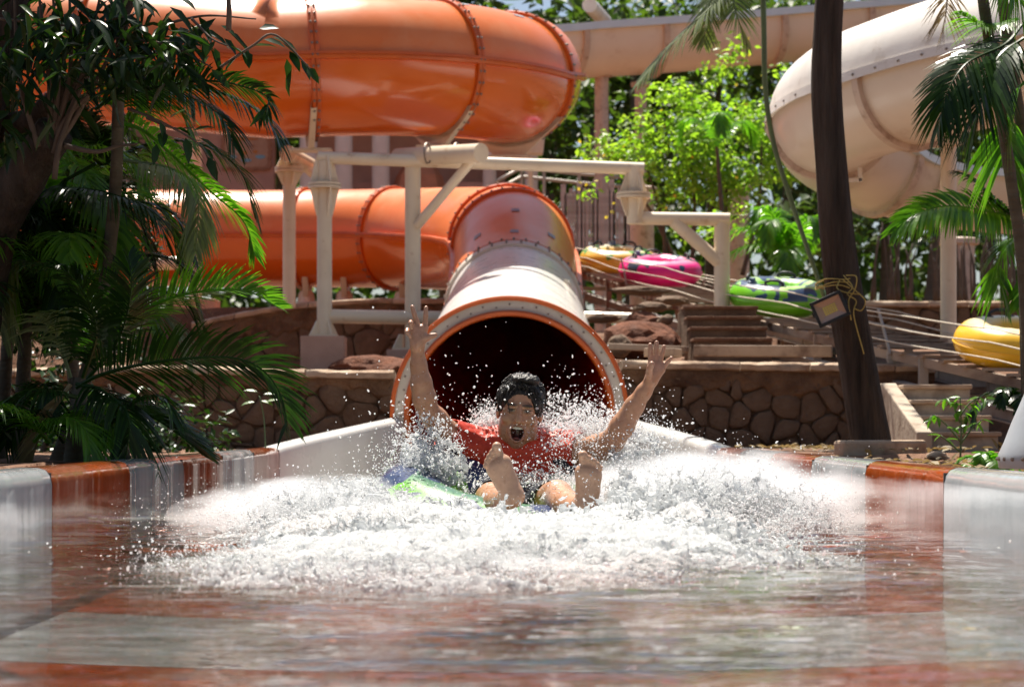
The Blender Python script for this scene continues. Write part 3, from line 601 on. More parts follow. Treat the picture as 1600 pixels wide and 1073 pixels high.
def ring(loc, rot, body, pat, pale, label, amt=.53, Rm=.315, rm=.163, nm='swim_ring', group='swim rings', sq=.93):
    t = thing(nm, loc, label, 'swim ring', group, rot); mt = ring_mat('vinyl_' + label[:12].replace(' ', '_'), body, pat, pale, amt)
    V_ = []; n1, n2 = 64, 28
    for i in range(n1):
        a = 2 * math.pi * i / n1
        for j in range(n2):
            b = 2 * math.pi * j / n2; r = rm * (1 + .012 * math.sin(a * 16) * max(0, math.sin(b))); V_.append(((Rm + r * math.cos(b)) * math.cos(a), (Rm + r * math.cos(b)) * math.sin(a), r * sq * math.sin(b)))
    Fc = [(i * n2 + j, ((i + 1) % n1) * n2 + j, ((i + 1) % n1) * n2 + (j + 1) % n2, i * n2 + (j + 1) % n2) for i in range(n1) for j in range(n2)]
    place('air_tube', npmesh('air_tube', V_, Fc, smooth=True), mt, t, local=True)
    mb = MB(); mb.lathe((0, 0, -.005), (0, 0, 1), [(Rm + rm - .001, -.004), (Rm + rm + .007, -.003), (Rm + rm + .007, .003), (Rm + rm - .001, .004)], 64); obj('weld_seam', mb, mt, t, local=True, smooth=True)
    for a in (R(-60), R(120), R(35)):
        c = Vector((math.cos(a), math.sin(a), 0)); p = Vector((-c.y, c.x, 0)); z = rm * sq; bp = [c * (Rm - .01) + p * k * .085 + Vector((0, 0, z + hh)) for k, hh in ((-1, -.02), (-.95, .025), (-.4, .045), (.4, .045), (.95, .025), (1, -.02))]
        mb = MB(); mb.tube(bp, .013, 8); obj('handle', mb, M_black, t, local=True, smooth=True)
        for k in (-1, 1): mb = MB(); mb.box(c * (Rm - .01) + p * k * .09 + Vector((0, 0, z - .004)), (.06, .06, .014), Matrix.Rotation(a, 3, 'Z')); obj('handle_patch', mb, M_black, t, local=True, bevel=.004)
    c = Vector((math.cos(R(75)), math.sin(R(75)), 0)) * Rm; mb = MB(); mb.lathe(c + Vector((0, 0, rm * sq - .01)), (0, 0, 1), [(.045, 0), (.045, .02), (.03, .03), (.03, .055), (0, .057)], 14); obj('valve', mb, M_valve, t, local=True, auto=40)
    return t
tilt = math.atan(.139)
def on_ramp(Y, rz=0):
    return ramp_at(Y, 0, .155), (-.02, 0, rz)
def ramp_rot(rz):
    d = (ramp_at(15) - ramp_at(25)).normalized(); nrm = (d.cross(Vector((0, 0, 1)))).normalized().cross(d); q = Vector((0, 0, 1)).rotation_difference(nrm); return (Quaternion((1, 0, 0), R(5)) @ q @ Quaternion((0, 0, 1), rz)).to_euler()
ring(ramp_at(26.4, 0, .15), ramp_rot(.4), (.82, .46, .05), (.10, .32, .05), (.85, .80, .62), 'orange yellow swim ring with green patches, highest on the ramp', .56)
ring(ramp_at(24.2, 0, .15), ramp_rot(1.2), (.85, .008, .22), (.03, .06, .10), (.86, .30, .45), 'hot pink swim ring with navy leaf print on the ramp', .58)  # lighter pink at its top puts the sun's highlight into the colour
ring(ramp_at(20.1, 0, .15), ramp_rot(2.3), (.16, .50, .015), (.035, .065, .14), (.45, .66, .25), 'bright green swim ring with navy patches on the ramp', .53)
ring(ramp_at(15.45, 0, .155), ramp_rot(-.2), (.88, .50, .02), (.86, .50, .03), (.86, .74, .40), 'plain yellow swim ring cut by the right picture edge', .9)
# ------------------------------------------------------------------ beige slide at right, far flume
M_beige = pbr('beige_fibreglass', (.73, .64, .53), (.68, .58, .47), 1.5, .38, .45, 2.5, .12, .02, coat=.2, dirt=(.40, .25, .17), dscale=2.2, dlo=.58, dhi=.85)
M_cover = pbr('sunbleached_cover', (.80, .76, .70), (.68, .62, .55), 2, .5, .4, 8, .2, .01, dirt=(.45, .36, .28), dscale=4, dlo=.6, dhi=.82)
M_rim = pbr('pale_blue_rim', (.66, .77, .82), (.58, .69, .75), 4, .4, .4)
M_bflange = pbr('beige_flange', (.62, .50, .40), (.54, .41, .32), 6, .5, .4, dirt=(.3, .2, .14), dscale=8)
M_cream = pbr('cream_fibreglass', (.80, .71, .60), (.74, .64, .53), 1.5, .38, .45, 2.5, .12, .02, coat=.2, dirt=(.55, .42, .31), dscale=2.2, dlo=.58, dhi=.85)
bs = thing('beige_curved_slide', P(1400, 340, 19.5), 'beige slide with a white cover making a hairpin bend at upper right', 'water slide')
bp = bez([P(1760, 35, 15.6), P(1640, 72, 16.2), P(1500, 104, 16.9), P(1400, 134, 17.5), P(1335, 158, 18.1), P(1298, 186, 19.0), P(1308, 216, 20.0), P(1370, 247, 20.7), P(1480, 272, 20.9), P(1640, 285, 20.7), P(1800, 290, 20.4)], 110)
br = [.53] * 110; bfr = frames(bp); ic = nearest(bp, P(1308, 216, 20.0)); ie = 109
def bank(fr, k):   # the trough banks into the bend
    out = []
    for i, (p, t, s, u) in enumerate(fr):
        a = k(i); q = Quaternion(t, a); out.append((p, t, q @ s, q @ u))
    return out
bfr = bank(bfr, lambda i: R(0))
bc = [0, nearest(bp, P(1600, 80, 16.4)), nearest(bp, P(1415, 130, 17.4)), nearest(bp, P(1300, 180, 18.9)), nearest(bp, P(1380, 250, 20.75)), nearest(bp, P(1450, 268, 20.9)), ie]
for a, b in zip(bc[:-1], bc[1:]):
    mb = MB(); mb.grid(shell(bfr, br, math.pi, 2 * math.pi, 26, a, b), flip=True); obj('lower_shell', mb, M_beige, bs, smooth=True)
for c in bc:
    p, t, s, u = bfr[c]; rows = []
    for j in range(29):
        a = math.pi + math.pi * j / 28; d = s * math.cos(a) + u * math.sin(a); rows.append([p + d * (.53 + h) + t * e for h, e in ((-.004, -.035), (.05, -.035), (.05, .035), (-.004, .035))])
    mb = MB(); mb.grid(rows, flip=True); fo = obj('rib', mb, M_bflange, bs, auto=35); mb = MB()
    for j in range(9):
        a = math.pi * (1 + (j + .5) / 9); d = s * math.cos(a) + u * math.sin(a); mb.lathe(p + d * .562 + t * .036, t, [(.011, -.01), (.011, .008), (0, .011)], 6)
    obj('bolts', mb, M_bolt, fo, kind='stuff')
for a, b in zip(bc[:3], bc[1:4]):
    b_ = ic if b == bc[3] else b
    mb = MB(); rows = []
    for i in range(a, b_ + 1):
        p, t, s, u = bfr[i]; rows.append([p + s * .59 - u * .03, p + s * .58 + u * .05] + [p + (s * math.cos(x) + u * math.sin(x)) * .555 + u * .02 for x in [math.pi * (j + .4) / 20.8 for j in range(21)]] + [p - s * .58 + u * .05, p - s * .59 - u * .03])
    mb.grid(rows, flip=True); co_ = obj('cover', mb, M_cover, bs, auto=40, label='sunlit white cover shell'); mb = MB()
    for i in range(a, b_ + 1, 3):
        p, t, s, u = bfr[i]
        for sg in (-1, 1): mb.lathe(p + s * sg * .588 + u * .008, s * sg, [(.011, -.01), (.011, .007), (0, .011)], 6)
    obj('bolts', mb, M_bolt, co_, kind='stuff')
for sg in (-1, 1):
    rows = [[bfr[i][0] + bfr[i][2] * sg * .50 + bfr[i][3] * .035, bfr[i][0] + bfr[i][2] * sg * .60 + bfr[i][3] * .035, bfr[i][0] + bfr[i][2] * sg * .60 - bfr[i][3] * .035, bfr[i][0] + bfr[i][2] * sg * .53 - bfr[i][3] * .035] for i in range(ic, ie + 1)]
    mb = MB(); mb.grid(rows, flip=(sg < 0)); obj('rim', mb, M_rim, bs, auto=35, label='pale blue rim of the open part')
pp_ = P(1482, 222, 18.2); mb = MB(); mb.tube([Vector((pp_.x, pp_.y, ground_z(pp_.x, pp_.y) - .1)), pp_], .068, 18); sp = thing('slide_support_column', (pp_.x, pp_.y, ground_z(pp_.x, pp_.y)), 'pale steel column carrying the beige slide at right', 'column'); obj('column', mb, M_pipe, sp, auto=40)
mb = MB(); mb.box(pp_ + Vector((-.02, 0, -.02)), (.24, .24, .03)); mb.box(pp_ + Vector((-.02, 0, .04)), (.22, .22, .03)); mb.box(pp_ + Vector((-.02, 0, .2)), (.06, .3, .32)); obj('bracket', mb, M_pipe, sp)
mb = MB(); q_ = P(1326, 282, 18.6); mb.box(q_, (.22, .06, .03)); mb.box(q_ + Vector((.1, 0, .05)), (.03, .06, .12)); mb.box(q_ + Vector((-.09, 0, -.07)), (.05, .06, .14)); obj('bracket', mb, M_cover, bs)
fl_ = thing('far_flume', P(1000, 120, 35), 'beige open flume with pale blue rim running behind the orange slide', 'water slide')
fp = bez([P(560, 75, 33.0), P(760, 62, 33.6), P(900, 54, 34.4), P(1060, 44, 35), P(1260, 28, 35.6), P(1480, 10, 36)], 60); frr = frames(fp); fr_ = [.72] * 60
for a, b in zip((0, 20, 29, 41, 50), (20, 29, 41, 50, 59)):
    mb = MB(); mb.grid(shell(frr, fr_, R(180), R(360), 22, a, b), flip=True); obj('flume_section', mb, M_cream, fl_, smooth=True)
    rows = [[frr[b][0] + (frr[b][2] * math.cos(x) + frr[b][3] * math.sin(x)) * (.72 + h) + frr[b][1] * e for h, e in ((0, -.05), (.07, -.05), (.07, .05), (0, .05))] for x in [R(180 + 9 * j) for j in range(21)]]; mb = MB(); mb.grid(rows, flip=True); obj('rib', mb, M_bflange, fl_, auto=35)
for sg in (-1, 1):
    mb = MB(); mb.grid([[f[0] + f[2] * sg * .66 + Vector((0, 0, .07)), f[0] + f[2] * sg * .82 + Vector((0, 0, .07)), f[0] + f[2] * sg * .82 - Vector((0, 0, .05)), f[0] + f[2] * sg * .70 - Vector((0, 0, .05))] for f in frr], flip=(sg < 0)); obj('rim', mb, M_rim, fl_, auto=35)
M_pink = pbr('pink_render', (.56, .35, .29), (.49, .29, .24), 3, .9, .2, 12, .2, .01)
def col(px, y0, Y, r, label, name='flume_column', mat=None, y1=None):
    a = P(px, y0, Y); z0 = ground_z(a.x, Y) - .2 if y1 is None else P(px, y1, Y).z; t = thing(name, (a.x, Y, z0), label, 'column'); mb = MB(); mb.tube([Vector((a.x, Y, z0)), a], r, 18); obj('column', mb, mat or M_pipe, t, auto=40)
    mb = MB(); mb.lathe(a, (0, 0, 1), [(r, -.1), (r + .06, -.08), (r + .06, -.02), (r, 0)], 18); obj('cap', mb, mat or M_pipe, t, auto=40)
col(940, 112, 34.6, .115, 'salmon column under the far flume, nearest the orange tube', mat=M_bflange); col(1001, 128, 34.8, .10, 'slim salmon column under the joint of the far flume', mat=M_bflange)
col(1003, 292, 29.5, .17, 'stout beige column behind the pipe frame elbow', mat=M_bflange); col(1154, 288, 29.8, .15, 'stout beige column rising behind the bush', mat=M_bflange)
col(1498, 372, 27.0, .20, 'short round-topped beige bollard behind the pale column at right', 'short_pillar', M_bflange)
# ------------------------------------------------------------------ building behind the left of the slides
M_bcol = pbr('building_column', (.72, .62, .56), (.64, .54, .48), 3, .7)
bl = thing('pink_building', P(540, 330, 43), 'pale pink rendered building with white columns behind the slides', 'building')
def part(nm, mat, x0, x1, y0, y1, Y, d, bevel=0):
    a = P(x0, y0, Y); b = P(x1, y1, Y); mb = MB(); mb.box(((a.x + b.x) / 2, Y + d / 2, (a.z + b.z) / 2), (b.x - a.x, d, a.z - b.z)); return obj(nm, mb, mat, bl, bevel=bevel)
part('wall', M_pink, 150, 428, 120, 420, 42, .4); part('wall', M_pink, 470, 790, 120, 420, 43, .4); part('roof_slab', M_bcol, 120, 800, 100, 122, 40.5, 3.4)
for px in (190, 482, 537, 595, 765, 830): a = P(px, 122, 40.6); mb = MB(); mb.tube([P(px, 420, 40.6), a], .17 if px < 700 else .13, 18); obj('column', mb, M_bcol, bl, auto=40)
part('parapet', M_pink, 470, 800, 285, 420, 41.2, .3)
mb = MB(); c = P(655, 292, 40.9); mb.lathe(c, (0, 0, 1), [(.6, -.3), (.45, .2), (.1, .7), (0, .72)], 8); obj('planter_cone', mb, pbr('terracotta', (.52, .2, .1), (.42, .15, .08), 4, .8), bl)
# decorated plaque
M_plq = pbr('plaque_clay', (.44, .24, .16), (.33, .17, .11), 8, .8, .3, 20, .4, .02); M_plb = pbr('plaque_blue', (.25, .45, .60), (.2, .38, .5), 8, .7); M_plw = pbr('plaque_cream', (.7, .6, .5), (.6, .5, .4), 8, .7); M_plo = pbr('plaque_orange', (.62, .24, .06), (.5, .18, .05), 8, .7)
pq = thing('wall_plaque', P(385, 268, 41.7), 'brown scalloped plaque with blue painted shapes on the building', 'plaque')
c = P(385, 237, 41.9); poly = [c + Vector((math.cos(a) * .50 * (1 + .03 * math.sin(a * 18)) * (1 / max(abs(math.cos(a)), abs(math.sin(a)))) ** .82, 0, math.sin(a) * .37 * (1 + .03 * math.sin(a * 18)) * (1 / max(abs(math.cos(a)), abs(math.sin(a)))) ** .82)) for a in [2 * math.pi * k / 64 for k in range(64)]]
mb = MB(); mb.prism(poly, Vector((0, .08, 0))); obj('board', mb, M_plq, pq)
mb = MB(); mb.prism([c + (p - c) * .86 + Vector((0, -.02, 0)) for p in poly], Vector((0, .02, 0))); obj('inset', mb, M_plw if False else pbr('plaque_inset', (.52, .33, .24), (.45, .27, .19), 6, .8), pq)
for (dx, dz, w_, h_, mt) in ((-.26, -.1, .15, .10, M_plb), (.0, -.17, .22, .09, M_plb), (.28, -.1, .20, .10, M_plb), (-.02, -.02, .09, .09, M_plo), (.18, .0, .10, .08, M_plo), (-.16, .0, .08, .08, M_plw), (-.2, .10, .12, .10, M_plq), (.1, .11, .16, .08, M_plq), (.0, .25, .5, .05, M_plo)):
    cc_ = c + Vector((dx, -.022, dz)); mb = MB(); mb.prism([cc_ + Vector((math.cos(a) * w_ * .5, 0, math.sin(a) * h_ * (.5 if math.sin(a) < 0 else .3))) for a in [2 * math.pi * k / 12 for k in range(12)]], Vector((0, -.02, 0))); obj('painted_shape', mb, mt, pq)
# picket fence and rails beside the bend
M_pick = pbr('pale_pickets', (.60, .55, .50), (.42, .37, .33), 6, .8, .25, dirt=(.3, .2, .15), dscale=6)
fe = thing('picket_fence', P(945, 385, 32.5), 'pale picket fence on the bank right of the tube bend', 'fence')
random.seed(20)
for k in range(34):
    px = 880 + k * 3.6; a = P(px, 298 + random.uniform(-5, 5) + (k % 7 == 0) * -14, 32.4); b = P(px + random.uniform(-1, 1), 392, 32.4); mb = MB(); mb.bar(b, a, .028 if k % 7 else .08, .03, Vector((0, 1, 0))); obj('picket' if k % 7 else 'post', mb, M_pick, fe)
for py in (312, 372): mb = MB(); mb.bar(P(876, py, 32.46), P(1005, py + 4, 32.46), .04, .05); obj('rail', mb, M_pick, fe)
hr = thing('pipe_handrail', P(850, 310, 37), 'thin grey double pipe handrail on the far bank', 'handrail')
for py in (262, 276): mb = MB(); mb.tube([P(775, py + 22, 36.5), P(815, py, 37), P(905, py + 10, 37), P(985, py + 16, 37)], .03, 8); obj('rail', mb, M_steel, hr, smooth=True)
for px in (815, 850, 905): mb = MB(); mb.tube([P(px, 262, 37), P(px, 310, 37)], .03, 8); obj('post', mb, M_steel, hr)
# speaker-like box on a pole, round lamp head
lb = thing('lamp_box', P(829, 246, 36), 'small white box lamp on a pole beyond the tube rim', 'lamp'); mb = MB(); mb.box(P(829, 228, 36), (.42, .3, .30), taper=1.15); obj('housing', mb, M_cover, lb, bevel=.02); mb = MB(); mb.tube([P(829, 246, 36), P(829, 310, 36)], .05, 10); obj('pole', mb, M_pipe, lb); mb = MB(); mb.lathe(P(822, 228, 35.82), (0, -1, 0), [(.07, 0), (.07, .03), (.0, .04)], 14); obj('lens', mb, M_grey, lb)
mb = MB(); mb.tube([P(921, 8, 37), P(945, 34, 39)], .13, 18); obj('drain_pipe', mb, M_cover, None, auto=40, label='stub of white pipe above the far flume', cat='pipe')
# grey moulded cone at the right edge
M_gcone = pbr('grey_moulding', (.42, .45, .48), (.34, .36, .39), 3, .45, .4, 12, .15, .01, dirt=(.24, .23, .22), dscale=4)
a = P(1672, 728, 8.7); gc = thing('grey_moulded_shell', a, 'grey bolted fibreglass shell cut by the right picture edge', 'slide part')
mb = MB(); mb.lathe(a, (0, 0, 1), [(.285, -.01), (.292, .02), (.288, .05), (.265, .10), (.235, .18), (.20, .26), (.17, .33), (.15, .36), (.0, .37)], 48); obj('shell', mb, M_gcone, gc, auto=50)
mb = MB()
for k in range(30): an = 2 * math.pi * k / 30; d = Vector((math.cos(an), math.sin(an), 0)); mb.lathe(a + d * .288 + Vector((0, 0, .03)), d, [(.009, -.004), (.009, .008), (0, .011)], 6)
obj('bolts', mb, M_bolt, gc, kind='stuff')
# ------------------------------------------------------------------ vegetation
random.seed(5)
M_bark = pbr('dark_bark', (.10, .078, .062), (.018, .013, .010), 10, .95, .2, 34, 1.0, .06, stretch=(1, 1, .10), dirt=(.10, .068, .048), dscale=9)
M_bark2 = pbr('palm_bark', (.14, .12, .085), (.08, .065, .045), 4, .9, .2, 22, .7, .02, stretch=(.3, .3, 2.4))
M_stem = pbr('green_stem', (.10, .15, .05), (.07, .10, .04), 6, .6)
M_twig = pbr('twig_bark', (.13, .095, .07), (.08, .06, .045), 10, .9)
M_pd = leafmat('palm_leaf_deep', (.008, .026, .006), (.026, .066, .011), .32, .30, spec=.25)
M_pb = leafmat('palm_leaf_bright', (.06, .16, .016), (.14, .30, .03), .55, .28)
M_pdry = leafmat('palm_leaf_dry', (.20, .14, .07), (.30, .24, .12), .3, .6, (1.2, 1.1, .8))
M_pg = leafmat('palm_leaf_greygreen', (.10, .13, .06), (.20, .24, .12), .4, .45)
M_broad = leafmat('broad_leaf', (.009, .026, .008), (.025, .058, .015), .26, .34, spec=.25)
M_broadb = leafmat('broad_leaf_light', (.07, .15, .03), (.12, .22, .05), .45, .35)
M_bush = leafmat('bush_leaf', (.11, .22, .03), (.33, .45, .09), .5, .4)
M_flower = leafmat('yellow_flower', (.82, .66, .05), (.86, .76, .10), .3, .6, (1, 1, .8))
M_far = leafmat('far_leaf', (.030, .062, .018), (.085, .13, .03), .4, .5)
def leaf_cloud(name, C_, D, N_, L, W, mat, parent=None, fine=True, **kw):
    C_ = np.asarray(C_, np.float32); n = len(C_); D = D / np.linalg.norm(D, axis=1)[:, None]; S_ = np.cross(D, N_); S_ /= np.linalg.norm(S_, axis=1)[:, None] + 1e-6; N2 = np.cross(S_, D)
    L = np.asarray(L).reshape(-1, 1); W = np.asarray(W).reshape(-1, 1)
    if fine:
        tp = [(0, 0, 0), (.3, .5, .06), (.3, 0, -.02), (.3, -.5, .06), (.7, .36, .0), (.7, 0, -.06), (.7, -.36, .0), (1, 0, -.16)]; fs = [(0, 1, 2), (0, 2, 3), (1, 4, 5), (1, 5, 2), (2, 5, 6), (2, 6, 3), (4, 7, 5), (5, 7, 6)]
    else:
        tp = [(0, 0, 0), (.45, .5, .08), (1, 0, -.05), (.45, -.5, .08)]; fs = [(0, 1, 2), (0, 2, 3)]
    V_ = np.stack([C_ + D * L * a + S_ * W * b + N2 * L * c for a, b, c in tp], 1).reshape(-1, 3); k = len(tp)
    Fc = (np.arange(n)[:, None, None] * k + np.array(fs)[None]).reshape(-1, 3); rn = np.repeat(RNG.random(n), len(fs))
    return place(name, npmesh(name, V_, Fc, rnd=rn), mat, parent, **kw)
def rand_dirs(n): d = RNG.normal(size=(n, 3)); return d / np.linalg.norm(d, axis=1)[:, None]
def frond(pts, n=46, ll=.30, lw=.022, vee=.25, droop=.35, a0=72, a1=28, rr=.010, seg=4, start=.12, jit=.06, tail=.35, roll=0):
    pa = bez(pts, 40); mb = MB(); mb.tube(pa, [rr * (1 - .8 * i / 39) for i in range(40)], 5, rnd=.9); up = Vector((0, 0, 1))
    for i in range(n):
        t = start + (1 - start) * (i + .5) / n; x = t * 39; k = min(38, int(x)); p = pa[k].lerp(pa[k + 1], x - k); tg = (pa[min(39, k + 2)] - pa[max(0, k - 1)]).normalized(); s = tg.cross(up)
        if s.length < .15: s = tg.cross(Vector((0, 1, 0)))
        s.normalize(); nr = s.cross(tg).normalized()
        if roll: s, nr = s * math.cos(roll) + nr * math.sin(roll), nr * math.cos(roll) - s * math.sin(roll)
        L = ll * max(tail * (1 - t), math.sin(math.pi * (.14 + .80 * t)) ** .7); al = R(a0 + (a1 - a0) * t)
        for sg in (-1, 1):
            aa = al + random.uniform(-jit, jit); d = (s * sg * math.sin(aa) + tg * math.cos(aa) + nr * (vee + random.uniform(-.08, .08))).normalized(); wv = (tg - d * tg.dot(d)).normalized(); l = L * random.uniform(.88, 1.08); q = p + tg * random.uniform(-.006, .006); dr = droop * random.uniform(.7, 1.3); vs = []
            for j in range(seg + 1):
                u = j / seg; c = q + d * (l * u) - up * (dr * l * u * u); wd = lw * (.35, 1, .9, .6, .06)[j] if seg == 4 else lw * (.5, 1, .06)[min(j, 2)]; vs += [c - wv * wd * .5 + nr * wd * .18, c + wv * wd * .5 + nr * wd * .18]
            mb.add(vs, [(2 * j, 2 * j + 1, 2 * j + 3, 2 * j + 2) for j in range(seg)], random.random())
    return mb
def palm(name, label, base, stems, fronds, mat, cat='palm', group=None, smat=None):
    t = thing(name, base, label, cat, group)
    for pts, r0, r1 in stems:
        pa = bez(pts, 40); mb = MB(); mb.tube(pa, [lerp(r0, r1, i / 39) * (1 + .05 * (i % 4 == 0)) for i in range(40)], 10); obj('stem', mb, smat or M_bark2, t, auto=40)
    for f in fronds:
        mb = frond(f[0], **f[1]); obj('frond', mb, f[2] if len(f) > 2 else mat, t)
    return t
def rf(c, az, el, L, arch=.55, **k):
    """a random arching frond from c: azimuth, elevation, length"""
    c = Vector(c); d = Vector((math.cos(az) * math.cos(el), math.sin(az) * math.cos(el), math.sin(el))); g = Vector((0, 0, -1))
    pts = [c, c + d * L * .3 + g * arch * L * .02, c + d * L * .62 + g * arch * L * .18, c + d * L * .88 + g * arch * L * .48, c + d * L * .98 + g * arch * L * .82]
    return (pts, k)
def W(*a): return [P(*q) for q in a]
K1 = dict(n=54, ll=.20, lw=.020, vee=.2, droop=.5)
# left clumps
fr1 = [(W((150, 170, 9.3), (186, 150, 9.2), (317, 127, 8.9), (395, 140, 8.8), (420, 158, 8.75), (405, 188, 8.7)), dict(n=80, ll=.16, lw=.012, vee=.3, droop=.35, roll=.8)),
       (W((180, 190, 9.6), (231, 209, 9.5), (328, 298, 9.3), (380, 345, 9.2), (398, 398, 9.2)), dict(n=78, ll=.19, lw=.013, vee=.2, droop=.35, roll=.8), M_pb),
       (W((190, 250, 9.8), (270, 265, 9.7), (308, 300, 9.6), (306, 392, 9.6)), dict(n=44, ll=.17, lw=.014, vee=.0, droop=.8), M_pg),
       (W((150, 255, 9.6), (95, 290, 9.6), (160, 300, 9.4), (235, 330, 9.3), (270, 400, 9.3)), dict(n=60, ll=.2, lw=.014, vee=.1, droop=.6)),
       (W((90, 300, 9.8), (130, 300, 9.7), (170, 330, 9.6), (185, 400, 9.5)), dict(n=40, ll=.24, lw=.022, vee=.1, droop=.5), M_pb)]
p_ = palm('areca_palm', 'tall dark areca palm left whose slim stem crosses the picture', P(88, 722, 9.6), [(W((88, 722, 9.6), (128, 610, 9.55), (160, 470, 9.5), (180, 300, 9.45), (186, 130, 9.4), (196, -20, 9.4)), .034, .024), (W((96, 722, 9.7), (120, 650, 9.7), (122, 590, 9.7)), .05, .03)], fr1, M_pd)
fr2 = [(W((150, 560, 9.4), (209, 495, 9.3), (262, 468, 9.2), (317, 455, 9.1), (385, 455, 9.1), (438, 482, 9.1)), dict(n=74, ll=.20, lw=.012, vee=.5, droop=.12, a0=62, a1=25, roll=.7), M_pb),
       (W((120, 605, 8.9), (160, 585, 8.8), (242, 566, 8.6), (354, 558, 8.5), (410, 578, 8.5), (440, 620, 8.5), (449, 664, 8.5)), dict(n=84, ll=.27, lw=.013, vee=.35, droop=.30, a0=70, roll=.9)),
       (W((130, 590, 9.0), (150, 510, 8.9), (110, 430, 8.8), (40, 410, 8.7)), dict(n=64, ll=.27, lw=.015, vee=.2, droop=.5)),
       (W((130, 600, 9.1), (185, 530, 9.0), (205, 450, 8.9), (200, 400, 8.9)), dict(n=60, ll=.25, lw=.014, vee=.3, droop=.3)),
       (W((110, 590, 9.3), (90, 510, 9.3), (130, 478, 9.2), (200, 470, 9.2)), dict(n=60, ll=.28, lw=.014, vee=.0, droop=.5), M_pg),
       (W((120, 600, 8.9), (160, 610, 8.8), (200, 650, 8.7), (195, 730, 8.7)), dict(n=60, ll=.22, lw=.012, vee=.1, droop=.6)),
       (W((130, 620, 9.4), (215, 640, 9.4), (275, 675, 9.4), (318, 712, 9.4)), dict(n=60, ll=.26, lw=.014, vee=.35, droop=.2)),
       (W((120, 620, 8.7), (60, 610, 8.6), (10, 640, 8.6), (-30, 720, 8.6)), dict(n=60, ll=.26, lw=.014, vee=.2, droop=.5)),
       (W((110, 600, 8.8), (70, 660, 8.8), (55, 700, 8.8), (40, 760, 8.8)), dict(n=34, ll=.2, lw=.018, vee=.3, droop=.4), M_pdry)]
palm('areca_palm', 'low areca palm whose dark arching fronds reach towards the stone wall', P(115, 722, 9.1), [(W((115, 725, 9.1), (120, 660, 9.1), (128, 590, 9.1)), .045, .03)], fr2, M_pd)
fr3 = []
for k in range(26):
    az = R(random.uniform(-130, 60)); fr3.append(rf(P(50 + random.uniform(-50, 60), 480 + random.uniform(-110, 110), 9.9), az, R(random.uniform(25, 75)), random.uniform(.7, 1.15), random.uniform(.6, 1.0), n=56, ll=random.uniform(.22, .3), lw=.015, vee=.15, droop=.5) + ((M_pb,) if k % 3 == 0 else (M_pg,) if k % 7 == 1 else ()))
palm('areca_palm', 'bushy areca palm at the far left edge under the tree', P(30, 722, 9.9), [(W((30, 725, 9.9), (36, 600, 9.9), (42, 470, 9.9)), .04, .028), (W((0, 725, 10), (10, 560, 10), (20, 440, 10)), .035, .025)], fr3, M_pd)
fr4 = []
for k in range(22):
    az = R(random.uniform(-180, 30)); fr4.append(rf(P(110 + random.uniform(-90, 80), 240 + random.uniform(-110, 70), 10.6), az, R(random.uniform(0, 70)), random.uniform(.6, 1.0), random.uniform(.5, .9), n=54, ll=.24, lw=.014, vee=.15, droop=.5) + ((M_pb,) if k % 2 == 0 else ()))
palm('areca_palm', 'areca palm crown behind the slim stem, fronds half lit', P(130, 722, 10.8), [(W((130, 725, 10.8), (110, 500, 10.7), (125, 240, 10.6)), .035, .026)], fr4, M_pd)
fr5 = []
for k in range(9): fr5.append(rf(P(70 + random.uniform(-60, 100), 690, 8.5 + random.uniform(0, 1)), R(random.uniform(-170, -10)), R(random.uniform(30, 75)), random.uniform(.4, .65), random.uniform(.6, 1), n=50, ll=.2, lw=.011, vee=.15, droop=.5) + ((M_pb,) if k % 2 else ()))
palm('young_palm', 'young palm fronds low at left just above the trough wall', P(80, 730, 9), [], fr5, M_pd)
# broad-leaved tree at upper left with shading crown
tr = thing('broadleaf_tree', P(-40, 722, 9.6), 'dark leaning broad-leaved tree at the upper left with thin shoots', 'tree')
def limb(par, pts, r0, r1, mat=None, name='branch', n=26, kn=.06):
    pa = bez(pts, n); mb = MB(); mb.tube(pa, [lerp(r0, r1, i / (n - 1)) * (1 + random.uniform(-kn, kn)) for i in range(n)], 12 if r0 > .05 else 7); return obj(name, mb, mat or M_bark, par, smooth=True)
limb(tr, W((-70, 722, 9.6), (-40, 480, 9.5), (-5, 345, 9.4), (45, 265, 9.3), (86, 205, 9.2)), .16, .085, name='trunk')
limb(tr, W((-40, 260, 9.6), (0, 205, 9.5), (60, 178, 9.4), (130, 110, 9.3), (190, 20, 9.3), (230, -60, 9.3)), .06, .03)
limb(tr, W((-60, 330, 9.4), (-30, 200, 9.4), (10, 60, 9.4), (30, -60, 9.4)), .10, .07)
limb(tr, [P(30, -60, 9.4), P(60, -250, 9.6), Vector((-2.4, 9.4, ZR(4.2)))], .07, .04); limb(tr, [P(30, -60, 9.4), Vector((-2.6, 8.4, ZR(3.2))), Vector((-1.6, 6.8, ZR(3.9)))], .06, .03)
shoots = [((84, 205), (92, 100), (80, -30)), ((80, 210), (76, 120), (58, -30)), ((88, 210), (110, 110), (108, -30)), ((92, 215), (125, 130), (160, -20)), ((60, 230), (30, 120), (22, -20)), ((90, 225), (120, 180), (170, 90), (210, 20)), ((84, 240), (100, 190), (150, 140), (200, 118)), ((100, 228), (150, 237), (185, 228), (215, 225)), ((85, 280), (95, 220), (130, 130), (150, 60))]
for s_ in shoots: limb(tr, [P(a, b, 9.15 - .03 * i) for i, (a, b) in enumerate(s_)], .014, .005, M_twig, 'shoot')
